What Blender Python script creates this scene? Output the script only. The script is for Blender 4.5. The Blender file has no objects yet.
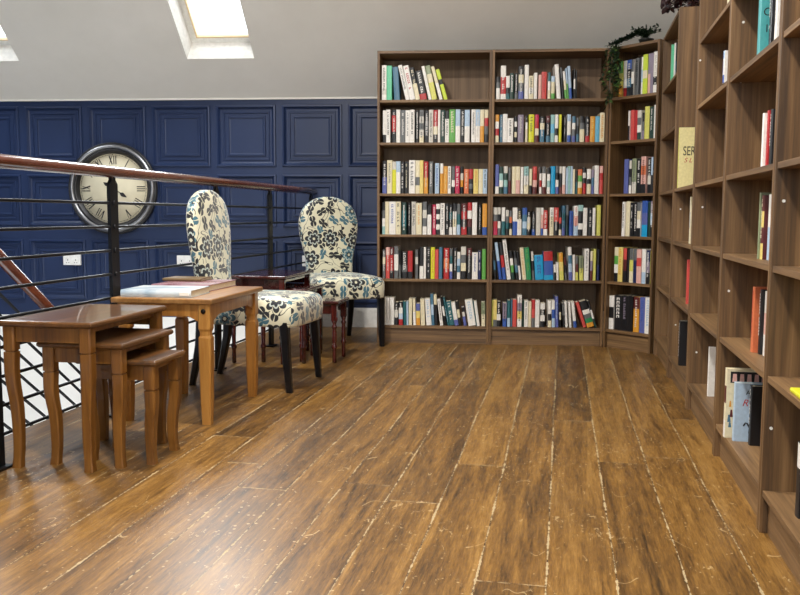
import bpy, bmesh, math, random
from mathutils import Vector, Matrix
random.seed(7)
COL = bpy.context.scene.collection
PI = math.pi
# ------------------------------------------------------------------ helpers
def lin(c):
    c = c/255.0
    return c/12.92 if c <= .04045 else ((c+.055)/1.055)**2.4
def rgb(h):
    return (lin(int(h[0:2], 16)), lin(int(h[2:4], 16)), lin(int(h[4:6], 16)), 1)

class MB:
    """collects faces, built into one mesh object"""
    def __init__(s):
        s.v = []; s.f = []; s.m = []; s.sm = []
    def face(s, pts, m=0, smooth=False):
        i = len(s.v); s.v += [tuple(p) for p in pts]
        s.f.append(tuple(range(i, i+len(pts)))); s.m.append(m); s.sm.append(smooth)
    def add(s, verts, faces, m=0, smooth=False):
        i = len(s.v); s.v += [tuple(p) for p in verts]
        for f in faces:
            s.f.append(tuple(i+k for k in f)); s.m.append(m); s.sm.append(smooth)
    def box(s, a, b, m=0, M=None):
        x0, y0, z0 = a; x1, y1, z1 = b
        vs = [Vector(p) for p in ((x0,y0,z0),(x1,y0,z0),(x1,y1,z0),(x0,y1,z0),(x0,y0,z1),(x1,y0,z1),(x1,y1,z1),(x0,y1,z1))]
        if M is not None: vs = [M @ p for p in vs]
        s.add(vs, [(0,3,2,1),(4,5,6,7),(0,1,5,4),(1,2,6,5),(2,3,7,6),(3,0,4,7)], m)
    def loft(s, rings, m=0, smooth=True, cap0=True, cap1=True):
        n = len(rings[0]); vs = [p for r in rings for p in r]; fs = []
        for k in range(len(rings)-1):
            for i in range(n):
                j = (i+1) % n
                fs.append((k*n+i, k*n+j, (k+1)*n+j, (k+1)*n+i))
        s.add(vs, fs, m, smooth)
        if cap0: s.face(list(reversed(rings[0])), m)
        if cap1: s.face(rings[-1], m)
    def tube(s, path, r, n=8, m=0, smooth=True, caps=True):
        path = [Vector(p) for p in path]; rings = []
        for i, p in enumerate(path):
            t = (path[min(i+1, len(path)-1)]-path[max(i-1, 0)]).normalized()
            u = t.orthogonal().normalized() if i == 0 else (u0 - t*u0.dot(t)).normalized()
            u0 = u; w = t.cross(u)
            rr = r[i] if isinstance(r, (list, tuple)) else r
            rings.append([p+u*(rr*math.cos(2*PI*k/n))+w*(rr*math.sin(2*PI*k/n)) for k in range(n)])
        s.loft(rings, m, smooth, caps, caps)
    def lathe(s, prof, n=16, c=(0,0), m=0, smooth=True):
        rings = [[(c[0]+r*math.cos(2*PI*k/n), c[1]+r*math.sin(2*PI*k/n), z) for k in range(n)] for r, z in prof]
        s.loft(rings, m, smooth)
    def sq(s, stations, m=0, bev=.12):
        """square-section leg with chamfered edges: stations (cx, cy, z, half width)"""
        rings = []
        for cx, cy, z, h in stations:
            b = h*(1-bev*2)
            rings.append([(cx+x, cy+y, z) for x, y in ((-b,-h),(b,-h),(h,-b),(h,b),(b,h),(-b,h),(-h,b),(-h,-b))])
        s.loft(rings, m, False)
    def build(s, name, mats, parent=None, M=None, bevel=0):
        me = bpy.data.meshes.new(name)
        me.from_pydata([tuple(M @ Vector(p)) for p in s.v] if M is not None else s.v, [], s.f)
        for mt in (mats if isinstance(mats, (list, tuple)) else [mats]): me.materials.append(mt)
        me.polygons.foreach_set('material_index', s.m)
        me.polygons.foreach_set('use_smooth', s.sm)
        bm = bmesh.new(); bm.from_mesh(me)
        bmesh.ops.remove_doubles(bm, verts=bm.verts, dist=1e-5)
        bmesh.ops.recalc_face_normals(bm, faces=bm.faces)
        bm.to_mesh(me); bm.free(); me.update()
        o = bpy.data.objects.new(name, me); COL.objects.link(o)
        if parent is not None: o.parent = parent
        if bevel:
            b = o.modifiers.new('edge', 'BEVEL'); b.width = bevel; b.segments = 2; b.limit_method = 'ANGLE'; b.angle_limit = .6
        return o

def tag(o, label=None, cat=None, group=None, kind=None):
    if label: o['label'] = label
    if cat: o['category'] = cat
    if group: o['group'] = group
    if kind: o['kind'] = kind
    return o
def thing(name, label, cat, loc=(0,0,0), rz=0.0, group=None):
    o = bpy.data.objects.new(name, None); COL.objects.link(o)
    o.empty_display_size = .1
    o.location = loc; o.rotation_euler = (0, 0, rz)
    return tag(o, label, cat, group)
def structure(name, mb, mats, parent=None):
    return tag(mb.build(name, mats, parent), kind='structure')
def copy_tree(o, parent=None):
    c = o.copy(); COL.objects.link(c)
    if parent is not None: c.parent = parent
    for ch in [x for x in bpy.data.objects if x.parent == o]: copy_tree(ch, c)
    return c
def cube_uv(o, sc=1.0):
    me = o.data; uv = me.uv_layers.new(name='UVMap')
    for p in me.polygons:
        n = p.normal; a = max(range(3), key=lambda i: abs(n[i]))
        for li in p.loop_indices:
            c = me.vertices[me.loops[li].vertex_index].co
            uv.data[li].uv = ((c.y*sc+.37, c.z*sc) if a == 0 else (c.x*sc, c.z*sc+.11) if a == 1 else (c.x*sc, c.y*sc+.53))
# ------------------------------------------------------------------ materials
def mat(name):
    m = bpy.data.materials.new(name); m.use_nodes = True
    nt = m.node_tree; b = nt.nodes['Principled BSDF']
    return m, nt, b
def N(nt, typ, **kw):
    n = nt.nodes.new(typ)
    for k, v in kw.items():
        if hasattr(n, k): setattr(n, k, v)
        else: n.inputs[k].default_value = v
    return n
def math_(nt, op, a, b=None, c=None):
    n = nt.nodes.new('ShaderNodeMath'); n.operation = op
    for i, x in enumerate((a, b, c)):
        if x is None: continue
        if isinstance(x, (int, float)): n.inputs[i].default_value = x
        else: nt.links.new(x, n.inputs[i])
    return n.outputs[0]
def mix_(nt, fac, a, b):
    n = nt.nodes.new('ShaderNodeMix'); n.data_type = 'RGBA'
    for s, x in ((0, fac), (6, a), (7, b)):
        if isinstance(x, (int, float)): n.inputs[s].default_value = x
        elif isinstance(x, tuple): n.inputs[s].default_value = x
        else: nt.links.new(x, n.inputs[s])
    return n.outputs[2]
def ramp_(nt, fac, stops):
    n = nt.nodes.new('ShaderNodeValToRGB'); e = n.color_ramp.elements
    while len(e) < len(stops): e.new(.5)
    for el, (p, c) in zip(e, stops): el.position = p; el.color = c
    nt.links.new(fac, n.inputs[0]); return n.outputs[0]
def plain(name, hexc, rough=.6, metal=0.0, var=.06, scale=30, bump=0.0, coat=0.0):
    m, nt, b = mat(name)
    tc = N(nt, 'ShaderNodeTexCoord'); no = N(nt, 'ShaderNodeTexNoise', Scale=scale, Detail=4.0)
    nt.links.new(tc.outputs['Object'], no.inputs['Vector'])
    c = rgb(hexc); d = tuple(x*(1-var*2) for x in c[:3])+(1,); l = tuple(min(1, x*(1+var)) for x in c[:3])+(1,)
    nt.links.new(ramp_(nt, no.outputs['Fac'], [(.3, d), (.7, l)]), b.inputs['Base Color'])
    b.inputs['Roughness'].default_value = rough; b.inputs['Metallic'].default_value = metal
    b.inputs['Coat Weight'].default_value = coat
    if bump:
        bp = N(nt, 'ShaderNodeBump', Strength=bump, Distance=.002); nt.links.new(no.outputs['Fac'], bp.inputs['Height']); nt.links.new(bp.outputs[0], b.inputs['Normal'])
    return m
def wood(name, dark, mid, light, axis='z', rough=.45, freq=60.0, stretch=.05, coat=0.0, knots=0.0):
    m, nt, b = mat(name)
    tc = N(nt, 'ShaderNodeTexCoord'); oi = N(nt, 'ShaderNodeObjectInfo'); mp = N(nt, 'ShaderNodeMapping')
    sc = [1, 1, 1]; sc['xyz'.index(axis)] = stretch; mp.inputs['Scale'].default_value = sc
    off = math_(nt, 'MULTIPLY', oi.outputs['Random'], 17.0); cb = N(nt, 'ShaderNodeCombineXYZ')
    for i in range(3): nt.links.new(off, cb.inputs[i])
    nt.links.new(tc.outputs['Object'], mp.inputs['Vector']); nt.links.new(cb.outputs[0], mp.inputs['Location'])
    n1 = N(nt, 'ShaderNodeTexNoise', Scale=freq, Detail=5.0, Roughness=.65); n2 = N(nt, 'ShaderNodeTexNoise', Scale=freq*.22, Detail=3.0, Distortion=.6)
    nt.links.new(mp.outputs[0], n1.inputs['Vector']); nt.links.new(mp.outputs[0], n2.inputs['Vector'])
    f = math_(nt, 'ADD', math_(nt, 'MULTIPLY', n1.outputs['Fac'], .55), math_(nt, 'MULTIPLY', n2.outputs['Fac'], .45))
    col = ramp_(nt, f, [(.34, rgb(dark)), (.5, rgb(mid)), (.66, rgb(light))])
    nt.links.new(col, b.inputs['Base Color']); b.inputs['Roughness'].default_value = rough; b.inputs['Coat Weight'].default_value = coat
    bp = N(nt, 'ShaderNodeBump', Strength=.08, Distance=.001); nt.links.new(n1.outputs['Fac'], bp.inputs['Height']); nt.links.new(bp.outputs[0], b.inputs['Normal'])
    return m
BOOKS={
 'L1':(1.690,'''28.1,32.3,239,0.0,WWWWwW,k;62.5,35.9,234,0.0,M,;115.3,38.4,226,-3.6,SS,;194.9,27.4,241,-13.1,W,g;223.8,37.3,236,-12.3,W,r;264.2,29.9,222,-11.9,kkcc,c;295.6,46.4,200,-11.0,kkkkr,W;354.1,20.4,233,-13.0,W,;377.2,34.5,234,-12.6,hcjj,;428.5,21.9,232,-15.4,cW,;459.3,25.1,213,-16.5,LLkLLL,'''),
 'L2':(1.400,'''36.1,21.9,222,0.0,WWWk,;59.5,28.5,227,0.0,W,k;99.7,28.0,224,0.0,krrrkk,W;129.1,27.4,227,0.0,W,;158.1,33.0,224,0.0,g,W;193.7,30.5,222,0.0,W,g;225.2,31.0,225,0.0,W,k;264.9,20.3,222,0.0,k,W;290.3,30.5,224,0.0,gwgwc,k;328.4,25.4,219,0.0,kgk,W;356.4,29.5,224,0.0,w,k;387.9,28.5,222,0.0,rrck,W;418.9,16.3,224,0.0,W,;437.2,28.5,222,0.0,D,W;467.7,28.0,217,0.0,kWWW,k;497.1,40.7,225,0.0,E,c;540.4,32.0,225,0.0,lW,;576.4,24.4,224,0.0,k,W;602.9,34.1,222,0.0,llWW,;648.6,29.0,225,0.0,W,k;678.6,29.5,225,0.0,lW,w;709.1,26.9,224,0.0,cO,;738.6,25.4,222,0.0,crgk,'''),
 'L3':(1.050,'''34.0,29.6,226,0.0,kkpp,W;66.7,34.8,231,0.0,c,g;103.0,25.4,221,0.0,wYYY,;130.0,29.6,223,0.0,lWW,;161.2,26.0,221,0.0,k,W;189.7,26.0,221,0.0,k,c;219.3,43.1,231,0.0,W,g;265.0,30.1,229,0.0,ccgc,;296.2,23.9,229,0.0,y,;323.2,29.1,221,0.0,rO,c;361.1,26.0,221,0.0,g,W;401.0,28.6,210,0.0,l,b;437.4,20.2,208,0.0,WOO,;458.7,30.6,189,0.0,O,y;490.3,21.8,189,0.0,W,k;517.9,20.8,187,0.0,ggWk,;541.2,31.1,189,0.0,m,W;579.1,17.7,187,0.0,kwOk,;603.5,31.1,169,0.0,o,c;635.7,27.5,169,0.0,rrkgk,;668.4,32.2,169,0.0,y,O;703.7,29.1,169,0.0,c,;733.8,28.0,169,0.0,l,k'''),
 'L4':(0.765,'''34.4,19.7,224,0.0,kgWt,;55.1,24.9,229,0.0,c,;82.6,45.1,229,0.0,W,b;129.3,34.7,229,0.0,c,k;170.7,31.1,224,0.0,DTTD,W;215.9,15.6,222,0.0,k,W;240.2,29.0,229,0.0,w,k;271.4,39.4,220,0.0,c,O;317.0,28.5,229,0.0,gwgW,;350.7,27.5,209,0.0,kkWWWW,;387.0,22.3,209,0.0,m,W;411.4,25.9,214,0.0,WkWkWk,;440.9,30.1,219,0.0,W,g;477.2,22.3,217,0.0,k,W;502.1,21.3,211,0.0,kTkW,W;528.0,24.9,217,0.0,kWcW,k;557.1,21.8,214,0.0,gTl,;587.7,36.3,217,0.0,nrkr,W;630.2,28.5,224,0.0,rWnk,;662.9,32.2,224,0.0,W,;705.9,19.2,209,0.0,k,W;732.9,31.1,217,0.0,OOOb,'''),
 'L5':(0.455,'''37.4,18.4,201,0.0,gcgg,W;59.9,25.7,219,0.0,qRRR,W;87.7,25.7,219,0.0,nrrk,W;118.7,28.9,227,0.0,gWWg,;152.8,13.1,193,0.0,kg,;172.7,38.8,190,0.0,kkgk,W;214.7,33.6,196,0.0,rrrk,;268.2,18.4,204,0.0,gwgg,;297.6,26.2,222,0.0,kkkWW,;327.0,15.7,222,0.0,W,;346.9,27.3,222,0.0,k,W;376.3,27.3,222,0.0,Y,O;404.6,25.2,206,0.0,R,;433.5,23.6,222,0.0,S,;467.6,36.7,217,0.0,ror,W;509.5,18.4,214,0.0,gTWp,;535.8,23.6,217,0.0,k,W;560.9,22.0,190,0.0,WlSW,;587.2,35.1,227,0.0,wgck,;630.2,31.5,219,0.0,nkkk,W;665.9,38.8,188,0.0,W,p;707.8,19.4,201,0.0,N,W;734.1,26.2,211,0.0,E,'''),
 'L6':(0.125,'''48.4,17.4,193,-1.3,W,;67.4,19.0,193,-0.5,W,;88.0,29.9,194,0.2,W,;119.6,26.2,160,1.1,kwk,W;153.9,27.2,165,-0.5,kWlr,W;188.2,18.3,168,-1.6,T,;208.3,13.6,168,-0.8,l,;223.6,22.5,189,0.0,c,;256.8,18.3,189,-2.1,cW,;276.9,27.6,153,-1.2,pyO,;310.6,28.7,187,-2.0,c,;349.2,35.4,190,-3.9,W,l;386.1,19.2,223,-3.1,SlS,;407.2,20.7,220,-2.5,ckk,;446.8,20.6,187,-7.2,W,k;478.4,13.9,207,-9.3,kWk,;499.5,11.4,202,-10.2,T,l;512.7,33.7,172,-9.4,T,W;549.7,27.0,166,-10.1,WWWp,;579.2,17.7,174,-9.1,kck,;613.0,18.8,131,-8.4,kwpp,;646.8,50.5,184,-9.2,W,l;699.0,5.7,181,-8.4,T,;705.9,18.8,176,-8.3,W,;737.0,24.8,169,-0.9,hc,k'''),
 'R1':(1.690,'''29.3,24.1,153,0.0,kgWW,;59.4,35.1,228,0.0,WWrrrW,W;96.0,23.6,158,0.0,WWkT,;122.1,26.6,176,0.0,D,W;154.7,21.1,176,0.0,kkkg,W;180.8,33.1,223,0.0,kcgp,W;221.4,27.1,231,0.0,W,;251.0,30.1,158,0.0,ccWc,k;285.1,21.1,178,0.0,W,;315.2,19.1,163,0.0,q,;336.3,33.1,184,0.0,R,r;377.9,17.6,178,0.0,TWc,;401.0,23.6,156,0.0,lccE,;441.1,26.0,232,-5.0,W,;474.7,12.5,211,-4.8,gkk,;494.8,16.0,187,-5.9,WcE,;511.9,10.0,207,-4.9,lE,;524.9,17.5,220,-4.6,llb,;552.5,11.0,201,-0.7,kWk,;565.0,10.0,193,0.0,k,'''),
 'R2':(1.400,'''25.9,25.8,189,0.0,OWrc,;59.1,16.8,189,0.0,S,W;77.9,30.7,193,0.0,W,;110.1,38.6,164,0.0,W,k;158.2,16.3,176,0.0,kWkck,;181.0,38.1,187,0.0,v,w;232.5,14.9,181,0.0,kWcc,W;255.3,34.7,189,0.0,Y,k;295.9,25.8,187,0.0,mrcn,;331.6,28.7,174,0.0,kcSS,W;372.7,25.8,179,0.0,nkkS,W;403.9,24.8,187,0.0,tat,;432.1,21.3,187,0.0,WWkW,;459.9,15.9,187,0.0,Y,;493.0,12.4,181,0.0,k,W;514.3,23.3,187,0.0,lWWb,;547.5,22.3,174,0.0,SWgp,;577.3,16.3,166,0.0,gkS,;599.5,29.7,174,0.0,kgcc,;636.7,27.2,171,0.0,kkkr,W;668.9,32.2,174,0.0,O,y;703.6,27.2,174,0.0,a,;733.3,30.7,197,0.0,c,O'''),
 'R3':(1.050,'''32.7,23.8,200,0.0,pppW,;59.5,25.3,185,0.0,DtWD,;89.8,26.3,188,0.0,wDtS,;122.2,16.7,180,0.0,gn,;146.5,25.3,186,0.0,c,;172.8,28.3,186,0.0,cq,;206.2,17.2,183,0.0,W,;228.4,30.3,186,0.0,tWc,k;265.3,17.7,170,0.0,cck,;289.1,26.8,186,0.0,Rrqn,;334.6,14.2,185,0.0,kWrW,;353.8,22.8,186,0.0,gWWn,;386.7,20.2,180,0.0,kWtW,;412.0,28.3,188,0.0,A,;443.9,20.2,190,0.0,gkWp,;469.1,17.7,186,0.0,wkkn,;489.4,20.2,186,0.0,WWq,;514.7,13.7,177,0.0,l,;529.1,15.7,188,0.0,t,;545.6,13.7,188,0.0,l,;560.0,14.7,167,0.0,c,;580.4,13.1,160,0.0,kT,;595.6,27.8,167,0.0,oEcO,;628.5,20.2,180,0.0,kWkrr,;656.3,26.8,170,0.0,WWkcc,;686.6,16.7,165,0.0,vSp,;706.9,28.8,193,0.0,W,;742.3,21.7,190,0.0,qrRR,'''),
 'R4':(0.765,'''22.0,29.6,190,0.0,wgrm,;53.7,18.9,191,0.0,wkWg,;80.2,22.9,191,0.0,WWTT,;108.2,20.4,173,0.0,wgTk,;133.7,17.8,168,0.0,gokc,;156.6,30.6,190,0.0,WWbb,;188.2,28.5,183,0.0,kkWWW,c;222.9,30.6,189,0.0,bSlS,;256.0,20.4,166,0.0,kwck,W;290.1,19.4,163,0.0,kgkb,W;317.1,30.6,190,0.0,w,;350.3,16.3,190,0.0,Wqqb,;368.1,26.5,173,0.0,RRrW,W;410.4,25.5,191,0.0,Wcc,k;438.4,31.6,191,0.0,RRkk,W;474.1,16.3,163,0.0,kRkc,;494.5,20.4,204,0.0,STSp,k;521.0,16.8,209,0.0,gkD,;544.4,24.0,168,0.0,b,N;573.5,28.0,204,0.0,Wql,r;603.0,32.6,209,0.0,tkkWk,;637.2,28.0,190,0.0,W,;672.8,25.5,189,0.0,k,W;700.9,18.9,190,0.0,W,;731.4,24.0,209,0.0,j,'''),
 'R5':(0.455,'''35.9,14.2,199,-4.3,kSk,;68.6,19.9,259,-7.7,lb,;95.0,22.5,255,-7.1,krb,;124.6,25.6,280,-7.8,W,g;157.3,19.4,199,-6.4,kWED,;185.9,19.9,199,-6.4,kgSk,;208.0,13.7,197,-6.2,kW,;231.3,25.7,223,-6.1,c,O;258.7,33.7,224,-5.4,e,E;298.4,15.8,198,-3.8,wkg,;319.5,58.0,172,-3.5,A,b;381.3,61.2,198,-2.7,rrbbbA,;446.8,15.8,108,-2.2,Wk,;464.7,14.8,124,-1.5,W,;486.9,27.9,190,-3.5,Oyj,;522.8,13.2,159,-3.8,nkg,;549.2,23.7,230,-2.9,WSlp,;576.7,14.8,177,-1.4,W,;594.1,18.5,169,-0.9,gnj,;620.5,26.4,169,-1.4,hj,k;652.2,30.1,219,0.0,W,g;694.5,15.8,203,0.0,cvn,;714.0,17.4,217,0.0,j,;739.4,15.8,217,0.0,kN,'''),
 'R6':(0.125,'''22.0,9.8,185,0.0,j,;32.6,23.7,188,0.0,yyyg,;57.1,25.8,175,0.0,kkWk,W;97.8,26.8,167,0.0,vvb,k;129.7,20.6,185,0.0,TTl,;155.5,9.3,191,0.0,S,;166.8,26.8,191,0.0,R,;199.3,29.4,222,0.0,WvyW,k;235.3,9.8,185,0.0,D,;247.2,26.8,185,0.0,W,k;276.6,19.1,175,0.0,c,;298.2,22.2,191,0.0,rRg,;322.9,29.4,188,0.0,W,;359.0,30.9,167,0.0,WkWk,W;413.1,23.2,186,-1.3,WWkc,;440.4,20.6,188,-1.6,Wbl,;463.6,21.6,216,-1.4,p,l;492.9,11.3,160,-2.2,kck,;516.1,13.9,170,-3.1,gk,;532.6,17.0,181,-3.3,W,;561.5,13.9,181,-3.9,W,;590.8,20.4,182,-7.2,WWWb,;657.8,20.6,184,-18.2,R,;683.6,47.6,189,-17.7,kkWgeO,;736.6,13.3,194,-17.3,kWD,'''),
 'C1':(1.690,'''43.2,30.5,238,0.0,EjO,;82.8,26.8,236,0.0,WWWr,;113.3,36.6,236,0.0,bkSk,w;151.7,18.9,234,0.0,gWk,;177.3,29.2,240,0.0,g,k;207.7,12.2,242,0.0,k,;221.7,13.4,243,0.0,WlW,;237.0,35.3,255,0.0,LLcLL,;273.5,19.5,256,0.0,vq,;296.1,21.3,256,0.0,v,;321.7,35.3,261,0.0,WWWkW,w'''),
 'C2':(1.400,'''133.1,12.0,195,0.0,Wk,;149.5,26.2,199,0.0,R,;176.8,28.4,194,0.0,r,;210.6,30.6,190,0.0,wgWD,;243.4,16.4,173,0.0,kgv,;261.4,35.5,211,0.0,j,;299.7,30.0,206,0.0,D,W;334.1,22.9,214,0.0,W,'''),
 'C3':(1.050,'''114.1,33.9,228,0.0,p,;152.0,18.6,218,0.0,wkgW,;173.4,32.8,230,0.0,hhw,g;211.3,29.9,225,0.0,k,W;249.7,36.7,239,0.0,qoqk,n;294.9,26.5,228,0.0,kkwk,W;325.9,14.1,233,0.0,lk,;342.9,14.1,235,0.0,gWq,'''),
 'C4':(0.765,'''109.8,22.9,230,0.5,W,k;134.4,31.5,233,0.5,c,;172.8,22.9,225,0.0,k,W;196.8,26.3,228,0.0,kkk,W;231.1,27.5,225,0.0,gcWk,;261.5,42.9,235,0.0,bpA,;307.2,20.0,228,0.0,D,;330.1,26.9,233,0.0,vlk,W'''),
 'C5':(0.455,'''46.5,30.7,234,0.4,cEWk,;80.1,36.6,234,0.4,y,O;121.5,27.7,229,0.0,Rnk,;156.9,13.0,226,0.0,k,;176.4,28.9,229,0.0,gjc,;208.2,25.4,226,0.0,gNN,;236.6,36.6,226,0.0,qRqq,;277.9,30.7,229,0.0,WWl,;312.1,26.0,221,0.0,Nvk,W;341.7,15.3,219,0.0,Y,'''),
 'C6':(0.125,'''22.6,37.9,230,0.0,WkW,;62.5,57.8,238,0.0,k,W;122.3,49.9,238,0.0,k,v;175.5,37.9,240,0.0,k,;218.7,44.5,236,0.0,nOO,W;268.6,43.2,238,0.0,p,b;314.5,42.5,240,0.0,W,l'''),
}
# the building runs a little skew to the back wall: D = along the boards, NN = towards the right-hand wall
TH = math.atan(.104)
D = Vector((math.sin(TH), math.cos(TH), 0)); NN = Vector((math.cos(TH), -math.sin(TH), 0))
ROW0 = Vector((1.8525, -.31, 0))            # corner end of the right-hand row of bookcases
TR = math.atan(.1125); DR = Vector((math.sin(TR), math.cos(TR), 0)); NR = Vector((math.cos(TR), -math.sin(TR), 0))
ROWRZ = math.atan2(-DR.y, -DR.x)                       # local x runs towards the viewer, local y into the cases
RAILP = Vector((-.991, -3.107, 0))
def rail_x(y): return RAILP.x+.0994*(y-RAILP.y)
WALLY = .842; EAVE = 1.815; ROOF = math.radians(40)

walnut_v = wood('walnut_upright', '45321f', '6e5233', '8f6e48', 'z', .5, 70, .03)
walnut_h = wood('walnut_shelf', '4a3826', '75593a', '94744e', 'x', .5, 70, .03)
walnut_b = wood('walnut_backing', '513f2d', '735b42', '8a7053', 'z', .6, 40, .02)
pine_m = wood('pine', '86561f', 'ab7331', 'c28e48', 'z', .4, 40, .06, .2)
pine_h = wood('pine_top', '6b4824', '8d6233', 'a47a48', 'y', .35, 40, .06, .3)
oakleg = wood('brown_stained_leg', '4a2c10', '704719', '8d5f27', 'z', .38, 40, .06, .3)
oaktop = wood('brown_stained_top', '3b2613', '58391c', '704a26', 'y', .28, 40, .05, .5)
mahog = wood('mahogany', '2a0a08', '43120e', '5a1c14', 'z', .25, 40, .06, .6)
mahogtop = wood('mahogany_top', '260a09', '3a110e', '4a1812', 'y', .18, 40, .06, .7)
handrail_m = wood('handrail_wood', '321810', '54291a', '6f3d27', 'y', .22, 30, .05, .6)
black_metal = plain('black_metal', '101216', .4, .3, .05)
black_wood = plain('black_lacquer', '0b0c10', .3, 0, .05)
white_paint = plain('white_paint', 'e6e4de', .6)
white_plastic = plain('white_plastic', 'eeeeea', .35)
page_m = plain('paper', 'e6dcc2', .9, 0, .1, 200)

def blue_mat():
    m, nt, b = mat('blue_paint')
    tc = N(nt, 'ShaderNodeTexCoord'); no = N(nt, 'ShaderNodeTexNoise', Scale=2.5, Detail=4.0)
    nt.links.new(tc.outputs['Object'], no.inputs['Vector'])
    nt.links.new(ramp_(nt, no.outputs['Fac'], [(.3, rgb('192848')), (.7, rgb('1e2e51'))]), b.inputs['Base Color'])
    b.inputs['Roughness'].default_value = .42
    return m
blue_m = blue_mat()
def plaster_mat(name, a, c):
    m, nt, b = mat(name)
    tc = N(nt, 'ShaderNodeTexCoord'); no = N(nt, 'ShaderNodeTexNoise', Scale=1.6, Detail=6.0, Roughness=.6)
    n2 = N(nt, 'ShaderNodeTexNoise', Scale=14.0, Detail=3.0)
    for x in (no, n2): nt.links.new(tc.outputs['Object'], x.inputs['Vector'])
    nt.links.new(ramp_(nt, no.outputs['Fac'], [(.3, rgb(a)), (.7, rgb(c))]), b.inputs['Base Color'])
    b.inputs['Roughness'].default_value = .85
    bp = N(nt, 'ShaderNodeBump', Strength=.25, Distance=.006)
    nt.links.new(math_(nt, 'ADD', no.outputs['Fac'], math_(nt, 'MULTIPLY', n2.outputs['Fac'], .2)), bp.inputs['Height']); nt.links.new(bp.outputs[0], b.inputs['Normal'])
    return m
ceil_m = plaster_mat('ceiling_plaster', 'e4e1d8', 'eeebe3')
wallw_m = plaster_mat('white_plaster', 'e9e8e3', 'f1f0ec')

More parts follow.
